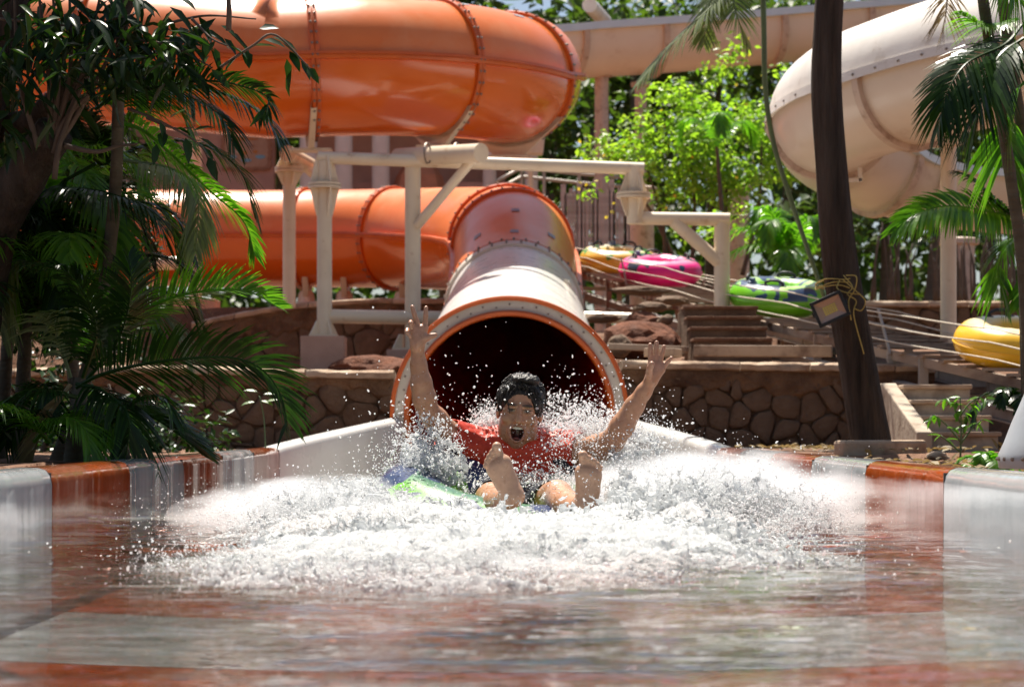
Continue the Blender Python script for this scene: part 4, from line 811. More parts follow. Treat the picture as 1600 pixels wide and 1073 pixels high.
tw = [W((180, 60, 9.0), (260, 70, 8.9), (330, 105, 8.8)), W((250, 40, 8.9), (320, 25, 8.8), (400, 30, 8.7)), W((345, 105, 8.7), (395, 72, 8.6), (430, 55, 8.6), (485, 108, 8.6)), W((300, 30, 8.8), (330, 60, 8.7), (355, 72, 8.7)), W((200, 170, 9.0), (250, 190, 8.9), (310, 225, 8.9), (330, 260, 8.9)), W((230, 185, 9.0), (270, 200, 8.9), (300, 200, 8.9)), W((0, 30, 9.2), (120, 40, 9.0), (220, 20, 8.9))]
for t_ in tw: limb(tr, t_, .007, .003, M_twig, 'twig')
Cs, Ds = [], []
def leafset(px, py, Y, sp, n, c=None):
    for _ in range(n):
        p = P(px + random.gauss(0, sp), py + random.gauss(0, sp * .7), Y + random.gauss(0, .18)); Cs.append(p); a = random.uniform(0, 2 * math.pi); Ds.append((math.cos(a) * .8, math.sin(a) * .6, -.55 + random.gauss(0, .35)))
for px, py, sp, n in ((60, 30, 60, 90), (150, 40, 50, 90), (220, 50, 45, 80), (270, 70, 32, 40), (310, 50, 22, 20), (120, 110, 50, 40), (30, 100, 40, 50), (200, 100, 30, 26), (290, 100, 20, 10), (20, 200, 30, 20)): leafset(px, py, 9.0, sp, n)
n_ = len(Cs); leaf_cloud('leaves', [c[:] for c in Cs], np.array(Ds), np.tile([0, -.3, 1.0], (n_, 1)) + RNG.normal(size=(n_, 3)) * .3, RNG.uniform(.10, .19, n_), RNG.uniform(.028, .045, n_), M_broad, tr, kind='stuff')
Cs, Ds = [], []
for px, py, dx, dz in ((395, 72, 1, .1), (412, 62, .9, -.2), (425, 58, 1, -.4), (440, 66, .9, -.7), (452, 80, .6, -1), (470, 95, .6, -1), (480, 105, .7, -.9), (372, 88, -.6, -.6), (385, 80, .2, -.9), (405, 45, 1, .1), (448, 92, .1, -1), (455, 110, -.2, -1), (330, 108, .8, -.8), (345, 40, .9, -.5), (350, 60, .8, -.9), (335, 75, .3, -1), (360, 72, 1, -.6), (318, 58, .2, -1), (250, 190, .3, -1), (275, 200, .8, -.3), (300, 205, .9, .2), (310, 215, .9, -.5), (318, 230, .8, -.9), (245, 225, -.1, -1), (325, 245, .4, -1), (290, 215, .2, -1), (265, 185, .8, .5), (255, 205, 0, -1)):
    Cs.append(P(px, py, 8.65)[:]); Ds.append((dx, random.uniform(-.5, .2), dz))
n_ = len(Cs); leaf_cloud('leaves', Cs, np.array(Ds), np.tile([0.2, -.5, 1.0], (n_, 1)) + RNG.normal(size=(n_, 3)) * .3, RNG.uniform(.07, .12, n_), RNG.uniform(.03, .045, n_), M_broad, tr, kind='stuff')
def crown(par, blobs, dens, L0, L1, mat, wr=.45, fine=False, name='crown', kind='stuff', flat=.6):
    C_, n_all = [], 0
    for (c, r) in blobs:
        n = int(dens * r[0] * r[1] * r[2]); d = rand_dirs(n) * (RNG.random((n, 1)) ** .45); C_.append(np.array(c) + d * np.array(r))
    C_ = np.concatenate(C_); k = fbm(C_ * 1.7, 2); C_ = C_[k > -.16]; n = len(C_); D = rand_dirs(n); D[:, 2] = D[:, 2] * .5 - .35; Nn = rand_dirs(n) * flat + np.array([0, 0, 1.0]); L = RNG.uniform(L0, L1, n)
    return leaf_cloud(name, C_, D, Nn, L, L * wr, mat, par, fine, kind=kind)
crown(tr, [((-3.9, 10.6, ZR(4.3)), (1.3, 1.5, .9)), ((-2.8, 11.6, ZR(4.4)), (1.1, 1.2, .7)), ((-2.2, 11.0, ZR(4.3)), (.9, 1.0, .6)), ((-2.0, 12.3, ZR(4.6)), (.8, .9, .5)), ((-1.75, 10.1, ZR(3.9)), (.45, .6, .4)), ((-1.5, 5.4, ZR(3.9)), (1.2, .9, .6)), ((-.4, 5.2, ZR(4.2)), (1.1, .9, .6)), ((-2.9, 6.6, ZR(3.6)), (.9, 1.2, .6)), ((-2.6, 5.2, ZR(3.6)), (.9, 1.2, .6)), ((-4.6, 12.4, ZR(4.2)), (1.4, 1.2, .8)), ((.6, 5.3, ZR(4.3)), (1.1, .8, .5)), ((1.5, 5.4, ZR(4.4)), (1.0, .8, .5)), ((-1.2, 4.0, ZR(4.0)), (1.2, .8, .5)), ((1.2, 4.0, ZR(4.0)), (1.2, .8, .5)), ((2.1, 6.6, ZR(4.2)), (.7, 1.2, .5)), ((2.0, 8.6, ZR(4.4)), (.6, 1.0, .5)), ((0, 3.2, ZR(4.0)), (1.8, .9, .5)), ((-4.0, 8.6, ZR(3.4)), (1.0, 1.2, .6)), ((-4.5, 9.6, ZR(3.6)), (1.0, 1.2, .6)), ((-3.5, 12.2, ZR(4.6)), (1.3, 1.0, .6))], 1250, .14, .26, M_broad, .5)  # leaf blobs out of view, stretched across the trough to shade foreground and palms
mb = MB(); mb.tube(W((356, -20, 8.5), (358, 20, 8.5), (357, 48, 8.5)), [.010, .011, .012], 7); obj('hanging_twig', mb, M_twig, None, smooth=True, label='short bare twig hanging from the top edge of the picture', cat='twig')
for px, py, Y, l in ((60, 640, 12.5, 'dark shrub filling the gap behind the far left palm'), (170, 600, 13.5, 'dark shrub behind the arching palm fronds, before the shaded wall'), (240, 665, 13.8, 'low dark shrub at the foot of the shaded stone wall'), (110, 450, 14.2, 'tall dark shrub behind the slim palm stem')):
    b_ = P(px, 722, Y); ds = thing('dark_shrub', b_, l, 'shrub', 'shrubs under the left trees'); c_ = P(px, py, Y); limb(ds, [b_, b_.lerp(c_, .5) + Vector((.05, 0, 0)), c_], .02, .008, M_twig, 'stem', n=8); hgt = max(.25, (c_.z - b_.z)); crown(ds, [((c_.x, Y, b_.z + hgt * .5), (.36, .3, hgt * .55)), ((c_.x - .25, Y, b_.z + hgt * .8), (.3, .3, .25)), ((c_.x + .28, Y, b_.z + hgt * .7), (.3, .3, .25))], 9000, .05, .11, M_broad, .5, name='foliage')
# climbing shrub hanging dark under the palm fronds at left
sh = thing('hanging_vine', P(225, 420, 12), 'dark small-leaved vine hanging behind the slim palm stem', 'vine'); limb(sh, W((215, 240, 12), (222, 330, 12), (232, 420, 12)), .02, .008, M_twig, 'stem'); crown(sh, [(P(210, 330, 12)[:], (.16, .15, .3)), (P(232, 390, 12)[:], (.10, .12, .14)), (P(265, 330, 12)[:], (.12, .1, .10)), (P(205, 270, 12)[:], (.12, .1, .2))], 60000, .03, .055, M_broad, .7)
# leaning tree with floodlight
lt = thing('leaning_tree', P(1365, 722, 13.2), 'dark leaning tree trunk at right carrying a floodlight', 'tree')
tp = bez(W((1368, 728, 13.2), (1352, 640, 13.2), (1331, 520, 13.2), (1311, 400, 13.2), (1298, 250, 13.2), (1291, 120, 13.2), (1297, -20, 13.2), (1305, -160, 13.3)) + [Vector((2.3, 13.6, ZR(5.2)))], 120)
vs_ = []
for i, p in enumerate(tp):
    r = lerp(.128, .088, min(1, i / 60)); rr_ = []
    for j in range(36):
        a = 2 * math.pi * j / 36; q = (math.cos(a) * 2.2, math.sin(a) * 2.2, p.z * .9); k = 1 + .07 * float(pnoise(np.array([[q[0] * 2.4, q[1] * 2.4, q[2]]]))[0]) + .04 * float(pnoise(np.array([[q[0] * 6, q[1] * 6, q[2] * 1.5]]))[0]); rr_.append(p + Vector((math.cos(a), math.sin(a), 0)) * r * k)
    vs_.append(rr_ + [rr_[0]])
mb = MB(); mb.grid(vs_); obj('trunk', mb, M_bark, lt, smooth=True)
for k in range(5): a = k * 1.3; limb(lt, [tp[-1], tp[-1] + Vector((math.cos(a) * .6, .8 + math.sin(a) * .6, .7)), tp[-1] + Vector((math.cos(a) * 1.2, 2.0 + math.sin(a) * 1.2, 1.1))], .06, .02)
crown(lt, [((2.0 + 1.2 * math.cos(k * 1.3), 15.6 + 1.2 * math.sin(k * 1.3), ZR(6.3 + .3 * (k % 2))), (.9, .9, .5)) for k in range(5)], 220, .14, .24, M_broad, .5)
# floodlight tied to the trunk
M_hous = pbr('black_housing', (.022, .022, .024), (.015, .015, .016), 12, .55, .4); M_lens = pbr('flood_lens', (.50, .33, .24), (.42, .27, .19), 4, .25, .5, coat=.6); M_led = pbr('led_panel', (.62, .50, .26), (.5, .4, .2), 30, .4); M_cord = pbr('yellow_cord', (.55, .42, .12), (.42, .31, .08), 30, .8)
fc = P(1297, 483, 12.95); fq = (Matrix.Rotation(R(-12), 3, 'Z') @ Matrix.Rotation(R(-24), 3, 'Y'))
fl = thing('floodlight', fc + Vector((0, 0, -.1)), 'square black floodlight tied slanting to the leaning trunk', 'floodlight')
def fv(x, y, z): return fc + fq @ Vector((x, y, z))
def fbox(nm, c, d, mat, par=fl, bevel=.004): mb = MB(); mb.box(fv(*c), d, fq); return obj(nm, mb, mat, par, bevel=bevel)
w_, h_ = .205, .165
fbox('housing', (0, .03, 0), (w_ - .01, .05, h_ - .01), M_hous)
for sx_, sz_, dx_, dz_ in ((0, 1, w_, .02), (0, -1, w_, .02), (1, 0, .02, h_ - .042), (-1, 0, .02, h_ - .042)): fbox('frame_bar', (sx_ * (w_ / 2 - .01), -.005, sz_ * (h_ / 2 - .01)), (dx_, .04, dz_), M_hous)
mb = MB(); o4 = [(-.085, -.064), (.085, -.064), (.085, .064), (-.085, .064)]; i4 = [(-.042, -.028), (.042, -.028), (.042, .028), (-.042, .028)]
mb.add([fv(a, -.012, b) for a, b in o4] + [fv(a, .004, b) for a, b in i4], [(0, 1, 5, 4), (1, 2, 6, 5), (2, 3, 7, 6), (3, 0, 4, 7)]); obj('reflector', mb, M_lens, fl)
fbox('led_panel', (0, .004, 0), (.086, .004, .058), M_led, bevel=0)
for k in range(6):
    for j in range(4): fbox('led', (-.034 + k * .0136, 0, -.02 + j * .0133), (.008, .005, .007), M_flower, bevel=0)
for sx_ in (-1, 1): fbox('bracket', (sx_ * (w_ / 2 + .006), .05, .01), (.008, .10, .03), M_hous)
fbox('bracket', (0, .102, .01), (w_ + .02, .008, .03), M_hous)
cd = thing('yellow_cord', P(1318, 440, 13), 'yellow cord wound around the leaning trunk above the floodlight', 'cord')
c0 = P(1306, 440, 13.2)
for k in range(3):
    mb = MB(); ti = random.uniform(-.25, .25); mb.tube([c0 + Vector((math.cos(a) * .126, math.sin(a) * .126, .025 * k - .04 + ti * .1 * math.cos(a) + .01 * math.sin(3 * a + k))) for a in [2 * math.pi * j / 30 for j in range(31)]], .004, 6); obj('loop', mb, M_cord, cd, smooth=True)
for pts in (W((1318, 430, 13.02), (1332, 448, 12.98), (1324, 460, 12.98), (1338, 470, 12.99), (1334, 492, 12.98), (1350, 553, 12.98)), W((1316, 436, 13.0), (1338, 455, 12.96), (1352, 470, 12.96), (1346, 485, 12.98), (1335, 482, 12.97)), W((1312, 438, 13.02), (1308, 450, 12.98), (1322, 457, 12.97), (1345, 460, 12.97)), W((1322, 430, 13.0), (1338, 432, 12.95), (1336, 452, 12.96), (1326, 470, 12.97), (1330, 500, 12.97))):
    mb = MB(); mb.tube(bez(pts, 30), .0036, 6); obj('cord_end', mb, M_cord, cd, smooth=True)
# right palms
Kd = dict(n=64, ll=.30, lw=.017, vee=.15, droop=.6)
palm('palm_tree', 'slender palm at the right edge with dark drooping fronds', P(1612, 720, 11.5), [(W((1612, 725, 11.5), (1600, 440, 11.5), (1578, 270, 11.5), (1556, 130, 11.5), (1545, 60, 11.5), (1530, -40, 11.5)), .034, .03), (W((1640, 725, 11.8), (1625, 400, 11.8), (1590, 160, 11.8), (1574, 60, 11.8), (1562, -40, 11.8)), .034, .03)],
     [(W((1596, 40, 11.4), (1570, 70, 11.3), (1510, 100, 11.1), (1478, 150, 11.0), (1465, 205, 11.0)), dict(n=74, ll=.28, lw=.016, vee=.0, droop=.5, roll=.7)), (W((1600, 60, 11.3), (1560, 90, 11.2), (1535, 150, 11.1), (1520, 230, 11.1)), Kd), (W((1590, 30, 11.6), (1540, 40, 11.5), (1500, 20, 11.4)), dict(n=40, ll=.2, lw=.02, vee=.1, droop=.5), M_pb), (W((1610, 120, 11.6), (1585, 150, 11.6), (1575, 220, 11.6), (1590, 290, 11.6)), Kd, M_pb), (W((1560, -60, 11.3), (1590, -10, 11.2), (1620, 60, 11.2)), Kd, M_pb)], M_pd)
palm('palm_sapling', 'bright green palm sapling fronds in front of the pale column at right', P(1600, 720, 12.4), [(W((1606, 725, 12.4), (1600, 520, 12.4), (1596, 360, 12.4)), .03, .022)],
     [(W((1600, 345, 12.3), (1556, 333, 12.2), (1485, 322, 12.0), (1430, 335, 11.9), (1396, 362, 11.9)), dict(n=70, ll=.24, lw=.020, vee=.2, droop=.35, roll=.95)), (W((1600, 350, 12.3), (1560, 320, 12.2), (1520, 280, 12.2), (1490, 268, 12.2)), dict(n=44, ll=.16, lw=.018, vee=.15, droop=.5), M_pd), (W((1600, 370, 12.4), (1575, 380, 12.3), (1560, 420, 12.3), (1570, 480, 12.3)), dict(n=44, ll=.2, lw=.02, vee=.1, droop=.6)), (W((1604, 340, 12.4), (1590, 280, 12.4), (1575, 250, 12.4)), dict(n=40, ll=.2, lw=.02, vee=.2, droop=.5)), (W((1606, 380, 12.4), (1620, 420, 12.3), (1600, 470, 12.2)), dict(n=40, ll=.2, lw=.02, vee=.2, droop=.5))], M_pb)
palm('hanging_palm_frond', 'grey green palm fronds hanging from the top middle edge', P(1130, -40, 15), [], [(W((1150, -30, 15), (1111, 11, 14.9), (1044, 75, 14.8), (998, 130, 14.7)), dict(n=50, ll=.30, lw=.016, vee=.0, droop=.25, a0=60, a1=25)), (W((1140, -30, 15), (1150, 20, 14.9), (1168, 72, 14.9)), dict(n=36, ll=.22, lw=.016, vee=.0, droop=.3)), (W((1120, -30, 15), (1105, 20, 14.9), (1100, 68, 14.9)), dict(n=36, ll=.2, lw=.014, vee=.0, droop=.3))], M_pg, cat='palm frond')
palm('hanging_palm_frond', 'thin dry palm frond hanging before the white slide cover', P(1480, -40, 14), [], [(W((1482, -40, 14), (1478, 20, 14), (1470, 60, 14)), dict(n=26, ll=.22, lw=.010, vee=.0, droop=.3, a0=55, a1=25, jit=.2))], M_pdry, cat='palm frond')
limb(thing('green_stem', P(1290, 470, 17), 'long thin green stem curving down beside the bush', 'plant stem'), W((1192, -30, 17), (1194, 60, 17), (1196, 140, 17), (1208, 220, 17), (1235, 310, 17), (1290, 470, 17)), .024, .018, M_stem, 'stem', kn=.02)
# flowering bush
bu = thing('flowering_bush', P(1090, 430, 27.6), 'sunlit yellow green bush with small yellow flowers beside the far flume', 'bush')
for s_ in ((1040, 430, 1010, 260), (1080, 430, 1070, 200), (1120, 430, 1130, 180), (1160, 430, 1190, 220), (1060, 420, 960, 250)): limb(bu, W((s_[0], s_[1], 27.6), ((s_[0] + s_[2]) / 2 + 10, (s_[1] + s_[3]) / 2, 27.5), (s_[2], s_[3], 27.4)), .035, .012, M_twig, 'stem')
blobs = [(P(px, py, Y)[:], (r, r * .9, r * .8)) for px, py, Y, r in ((945, 232, 27, .36), (985, 250, 27.2, .42), (1010, 205, 27.5, .42), (1050, 160, 27.8, .45), (1060, 230, 27.2, .55), (1110, 190, 27.6, .55), (1110, 260, 27.2, .55), (1160, 220, 27.6, .55), (1150, 290, 27.3, .5), (1200, 190, 28, .5), (1210, 250, 27.8, .5), (1130, 110, 28.5, .35), (1150, 70, 28.6, .25), (1225, 130, 28.4, .35), (1060, 300, 27.4, .4), (1240, 200, 28.4, .4), (920, 300, 27.2, .18), (945, 325, 27.2, .14), (1090, 340, 27.8, .45), (1180, 350, 28, .4))]
crown(bu, blobs, 6200, .07, .13, M_bush, .5, name='foliage', flat=.9)
fl_c = np.concatenate([np.array(c) + rand_dirs(4) * np.array(r) for c, r in blobs]); nf = len(fl_c); leaf_cloud('flowers', fl_c, rand_dirs(nf), rand_dirs(nf), np.full(nf, .06), np.full(nf, .05), M_flower, bu, False, kind='stuff')
fr6 = [rf(P(1235, 400, 24), R(a), R(e), L, .8, n=44, ll=.3, lw=.03, vee=.15, droop=.5) for a, e, L in ((-150, 65, 1.2), (-120, 50, 1.1), (170, 45, 1.1), (-60, 60, 1.0), (-170, 25, .9), (120, 70, 1.2), (-100, 20, .8), (60, 60, 1))]
palm('palm_clump', 'bright palm clump between the bush and the leaning trunk', P(1238, 470, 24), [(W((1240, 470, 24), (1236, 400, 24)), .05, .04)], fr6, M_pb)
fr7 = [rf(P(1120, 230, 26.2), R(a), R(e), 1.0, .9, n=40, ll=.25, lw=.025, vee=.1, droop=.5) for a, e in ((150, 60), (30, 55), (-90, 60))]
palm('palm_shoot', 'yellow green palm shoot rising out of the bush', P(1125, 300, 26.2), [(W((1128, 330, 26.2), (1120, 230, 26.2)), .03, .02)], fr7, M_pb)
# thin stems and dark undergrowth behind the right wall
bt = thing('stem_thicket', P(1420, 465, 25.6), 'thicket of thin pale brown stems above the low wall at right', 'thicket')
random.seed(9)
for k in range(46):
    px = random.uniform(1360, 1590); Y = random.uniform(25.2, 27.5); h = random.uniform(60, 130); limb(bt, W((px, 470, Y), (px + random.uniform(-5, 5), 470 - h / 2, Y), (px + random.uniform(-10, 10), 470 - h, Y)), random.uniform(.012, .035), .008, M_twig, 'stem', n=8)
crown(bt, [(P(px, py, 27.5)[:], (.8, .5, .45)) for px, py in ((1390, 330), (1470, 340), (1560, 330), (1620, 380))], 700, .12, .22, M_broad, .4, name='leaves')
# seedling and fern near the steps
sg_ = thing('seedling', P(1498, 722, 11.2), 'leafy green seedling in front of the concrete steps', 'plant'); random.seed(12)
for pts in (((1500, 722), (1502, 670), (1500, 620)), ((1501, 690), (1480, 665), (1460, 648)), ((1500, 695), (1520, 668), (1535, 655)), ((1500, 660), (1490, 635), (1478, 622)), ((1500, 650), (1515, 630), (1530, 620)), ((1499, 705), (1482, 690), (1470, 680))): limb(sg_, [P(a, b, 11.2) for a, b in pts], .006, .003, M_stem, 'stem', n=8)
Cs, Ds = [], []
for px, py in ((1460, 648), (1465, 650), (1478, 622), (1485, 628), (1470, 625), (1500, 620), (1495, 628), (1505, 632), (1530, 620), (1522, 624), (1535, 655), (1526, 660), (1470, 680), (1478, 686), (1492, 645), (1508, 645), (1515, 630), (1488, 668), (1510, 664), (1455, 655), (1540, 622), (1500, 640)):
    for _ in range(2): Cs.append(P(px, py, 11.2)[:]); Ds.append((random.uniform(-1, 1), random.uniform(-.6, .4), random.uniform(-1, .1)))
n_ = len(Cs); leaf_cloud('leaves', Cs, np.array(Ds), np.tile([0, -.4, 1.0], (n_, 1)) + RNG.normal(size=(n_, 3)) * .2, RNG.uniform(.05, .085, n_), RNG.uniform(.018, .028, n_), M_pb, sg_, kind='stuff')
fr8 = [rf(P(1555, 738, 9.6), R(a), R(e), .26, .9, n=22, ll=.075, lw=.018, vee=.1, droop=.3) for a, e in ((-160, 30), (170, 45), (-100, 40), (-20, 40), (60, 50), (150, 25), (-60, 30), (-130, 55))]
palm('fern', 'small bright fern in front of the steps, beside the grey shell', P(1555, 738, 9.6), [], fr8, M_pb, cat='fern')
fr9 = [rf(P(1590, 640, 12.6), R(a), R(e), .36, .9, n=24, ll=.1, lw=.02, vee=.1, droop=.3) for a, e in ((-160, 30), (170, 45), (-100, 40), (150, 25), (-130, 55))]
palm('fern', 'darker fern behind the yellow ring post at the right edge', P(1592, 650, 12.6), [], fr9, M_pd, cat='fern')
sm = thing('wall_weed', P(405, 640, 12), 'pale green weed leaves hanging against the shaded wall', 'plant'); limb(sm, W((415, 700, 12), (412, 650, 12), (405, 618, 12)), .004, .003, M_stem, 'stem', n=8)
leaf_cloud('leaves', [P(a, b, 12)[:] for a, b in ((402, 612), (412, 616), (408, 626), (398, 628), (416, 628))], np.array([(-1, 0, .2), (1, 0, .1), (.8, -.3, -.2), (-.8, -.2, -.1), (1, 0, .3)], float), np.tile([0, -.5, 1.0], (5, 1)), np.full(5, .08), np.full(5, .035), M_broadb, sm)
# fallen leaf litter on the soil at right
n_ = 700; cx_ = RNG.uniform(1.75, 4.2, n_); cyy = RNG.uniform(8.5, 16.3, n_); cz_ = np.array([ground_z(a, b) for a, b in zip(cx_, cyy)]) + .03
leaf_cloud('leaf_litter', np.stack([cx_, cyy, cz_], 1), rand_dirs(n_) * [1, 1, .2], rand_dirs(n_) * .4 + [0, 0, 1], RNG.uniform(.04, .09, n_), RNG.uniform(.02, .04, n_), M_pdry, None, True, kind='stuff', label='dry fallen leaves scattered on the red soil', cat='leaf litter')
# woodland behind
random.seed(31)
spots = [(700, 46, 9.5, 2.4, 'the tall one over the upper slide end'), (860, 44, 8.4, 2.2, 'the one above the right rim of the upper slide'), (985, 47, 8.8, 2.3, 'the one over the middle of the far flume'), (905, 41, 5.4, 1.5, 'the low one between the tube rim and the salmon column'), (1110, 50, 9.5, 2.6, 'the one right above the flowering bush'), (1240, 46, 7.8, 2.2, 'the one behind the stem beside the trunk'), (1380, 44, 6.0, 2.2, 'the one seen below the hairpin bend'), (1540, 46, 8.0, 2.8, 'the one at the right edge'), (430, 50, 8.0, 2.2, 'the one beside the pink building'), (180, 42, 7.5, 2.8, 'the one behind the left palms'), (20, 40, 7.0, 2.6, 'the one at the far left edge'), (1300, 36, 4.6, 1.5, 'the low one under the beige slide'), (1450, 34, 4.4, 1.5, 'the low one behind the thin stems')]
for px, Y, h, r, l in spots:
    x = P(px, 0, Y).x; z0 = ground_z(x, Y); t = thing('background_tree', (x, Y, z0), 'dark leafy background tree, ' + l, 'tree', 'trees behind the slides')
    limb(t, [Vector((x, Y, z0)), Vector((x + random.uniform(-.2, .2), Y, z0 + h * .35)), Vector((x + random.uniform(-.4, .4), Y, z0 + h * .75))], .16, .06, M_bark2, 'trunk')
    bl_ = []
    for k in range(9): a = random.uniform(0, 6.28); q = random.uniform(.2, .8) * r; rr = random.uniform(.45, .7) * r * .8; bl_.append(((x + math.cos(a) * q, Y + math.sin(a) * q, z0 + h * random.uniform(.35, .95)), (rr, rr, rr * .75)))
    crown(t, bl_, 300, .22, .40, M_far, .5)
n_ = 26000; X_ = RNG.uniform(-24, 26, n_); Y_ = RNG.uniform(54, 66, n_); Z_ = RNG.uniform(1.5, 13.5, n_) * RNG.uniform(.75, 1, n_); k = fbm(np.stack([X_ * .35, Y_ * .2, Z_ * .35], 1), 3); keep = k > -.12 - .10 * (Z_ < 9); C_ = np.stack([X_, Y_, CZ + Z_], 1)[keep]; n_ = len(C_); D = rand_dirs(n_); L = RNG.uniform(.4, .8, n_)
leaf_cloud('far_wood', C_, D, rand_dirs(n_) * .8 + [0, -.3, 1], L, L * .55, M_far, None, False, kind='stuff', label='far mass of woodland foliage closing the view', cat='woodland')
# ------------------------------------------------------------------ rider: one continuous body grown from a distance field
class Field:
    def __init__(s, lo, hi, h):
        s.lo = np.array(lo, np.float32); s.h = h; s.n = np.ceil((np.array(hi) - s.lo) / h).astype(int) + 1; s.d = np.full(tuple(s.n), .2, np.float32)
    def win(s, lo, hi):
        a = np.clip(np.floor((np.array(lo) - s.lo) / s.h).astype(int), 0, s.n - 1); b = np.clip(np.ceil((np.array(hi) - s.lo) / s.h).astype(int) + 1, 1, s.n); sl = tuple(slice(x, y) for x, y in zip(a, b))
        ax = [s.lo[i] + s.h * np.arange(a[i], b[i], dtype=np.float32) for i in range(3)]; return sl, np.meshgrid(*ax, indexing='ij')
    def put(s, sl, e, k, op):
        c = s.d[sl]
        if op == '+':
            h = np.clip(.5 + .5 * (c - e) / k, 0, 1); s.d[sl] = c * (1 - h) + e * h - k * h * (1 - h)
        else:
            e = -e; h = np.clip(.5 - .5 * (c - e) / k, 0, 1); s.d[sl] = c * (1 - h) + e * h + k * h * (1 - h)
    def cone(s, a, b, ra, rb, k=.012, op='+'):
        a = np.array(a, np.float32); b = np.array(b, np.float32); m = max(ra, rb) + k + .03; sl, g = s.win(np.minimum(a, b) - m, np.maximum(a, b) + m); v = b - a; L2 = float(v @ v) + 1e-9
        t = np.clip(((g[0] - a[0]) * v[0] + (g[1] - a[1]) * v[1] + (g[2] - a[2]) * v[2]) / L2, 0, 1); d = np.sqrt((g[0] - a[0] - v[0] * t) ** 2 + (g[1] - a[1] - v[1] * t) ** 2 + (g[2] - a[2] - v[2] * t) ** 2) - (ra + (rb - ra) * t); s.put(sl, d, k, op)
    def ell(s, c, r, M=None, k=.015, op='+'):
        c = np.array(c, np.float32); r = np.array(r, np.float32); m = float(r.max()) + k + .03; sl, g = s.win(c - m, c + m); p = [g[i] - c[i] for i in range(3)]
        if M is not None: p = [p[0] * M[0][i] + p[1] * M[1][i] + p[2] * M[2][i] for i in range(3)]     # to local axes (columns of M)
        k0 = np.sqrt(sum((p[i] / r[i]) ** 2 for i in range(3))); k1 = np.sqrt(sum((p[i] / r[i] ** 2) ** 2 for i in range(3))) + 1e-6; s.put(sl, k0 * (k0 - 1) / k1, k, op)
    def chain(s, pts, rs, k=.012):
        for i in range(len(pts) - 1): s.cone(pts[i], pts[i + 1], rs[i], rs[i + 1], k)
    def mesh(s):
        D = s.d; ins = D < 0; cnt = np.zeros(tuple(s.n - 1), np.uint8)
        for x in (0, 1):
            for y in (0, 1):
                for z in (0, 1): cnt += ins[x:s.n[0] - 1 + x, y:s.n[1] - 1 + y, z:s.n[2] - 1 + z]
        I = np.argwhere((cnt > 0) & (cnt < 8)); del cnt; idx = np.full(tuple(s.n - 1), -1, np.int32); idx[I[:, 0], I[:, 1], I[:, 2]] = np.arange(len(I)); acc = np.zeros((len(I), 3), np.float32); num = np.zeros(len(I), np.float32)
        cor = [(x, y, z) for x in (0, 1) for y in (0, 1) for z in (0, 1)]
        for a in cor:
            for ax in range(3):
                if a[ax]: continue
                b = list(a); b[ax] = 1; va = D[I[:, 0] + a[0], I[:, 1] + a[1], I[:, 2] + a[2]]; vb = D[I[:, 0] + b[0], I[:, 1] + b[1], I[:, 2] + b[2]]; m = (va < 0) != (vb < 0); t = np.where(m, va / (va - vb + 1e-12), 0); p = np.tile(np.array(a, np.float32), (len(I), 1)); p[:, ax] = t; acc += p * m[:, None]; num += m
        V_ = s.lo + s.h * (I + acc / np.maximum(num, 1)[:, None]); Fs = []
        for ax in range(3):
            u, v = [(1, 2), (2, 0), (0, 1)][ax]; sa = [slice(1, -1)] * 3; sb = [slice(1, -1)] * 3; sa[ax] = slice(0, -1); sb[ax] = slice(1, None); A = ins[tuple(sa)]; B = ins[tuple(sb)]; E = np.argwhere(A != B); off = np.ones(3, int); off[ax] = 0; E = E + off; q = []
            for du, dv in ((-1, -1), (0, -1), (0, 0), (-1, 0)):
                c = E.copy(); c[:, u] += du; c[:, v] += dv; q.append(idx[c[:, 0], c[:, 1], c[:, 2]])
            q = np.stack(q, 1); fl = ins[E[:, 0], E[:, 1], E[:, 2]]; q = np.where(fl[:, None], q, q[:, ::-1]); Fs.append(q)
        return V_, np.concatenate(Fs)
def relax(V_, Fc, it=2, w_=.5):
    for _ in range(it):
        A = np.zeros_like(V_); n = np.zeros(len(V_), np.float32)
        for a, b in ((0, 1), (1, 2), (2, 3), (3, 0)):
            np.add.at(A, Fc[:, a], V_[Fc[:, b]]); np.add.at(A, Fc[:, b], V_[Fc[:, a]]); np.add.at(n, Fc[:, a], 1); np.add.at(n, Fc[:, b], 1)
        V_ = V_ * (1 - w_) + w_ * A / np.maximum(n, 1)[:, None]
    return V_
def A3(v): return np.array(v[:], np.float32)
# head frame: x image right, y up the head, z out of the face
HC = P(812, 643, 8.30); hz_ = Vector((-.04, -1, -.08)).normalized(); hy_ = Vector((.10, -.04, 1)); hx_ = hy_.cross(hz_).normalized() ; hy_ = hz_.cross(hx_).normalized()
HM = np.array([hx_[:], hy_[:], hz_[:]], np.float32).T          # columns are local axes
HS = 1.06
def H(x, y, z): return A3(HC) + HM @ (np.array([x, y, z], np.float32) * HS)
B_ = Field((-.50, 7.22, ZR(-.42)), (.74, 8.62, ZR(.56)), .0040)
hd = lambda c, r, k=.015, op='+': B_.ell(H(*c), np.array(r) * HS, HM, k, op)
# torso core and neck
sh_l, sh_r = P(733, 697, 8.36), P(884, 704, 8.34)
B_.ell(P(808, 735, 8.36), (.165, .10, .16), None, .03); B_.ell(P(814, 785, 8.24), (.15, .11, .12), None, .04); B_.cone(sh_l, sh_r, .062, .062, .04)
B_.cone(H(0, -.075, -.03), P(808, 712, 8.38), .052, .064, .03)
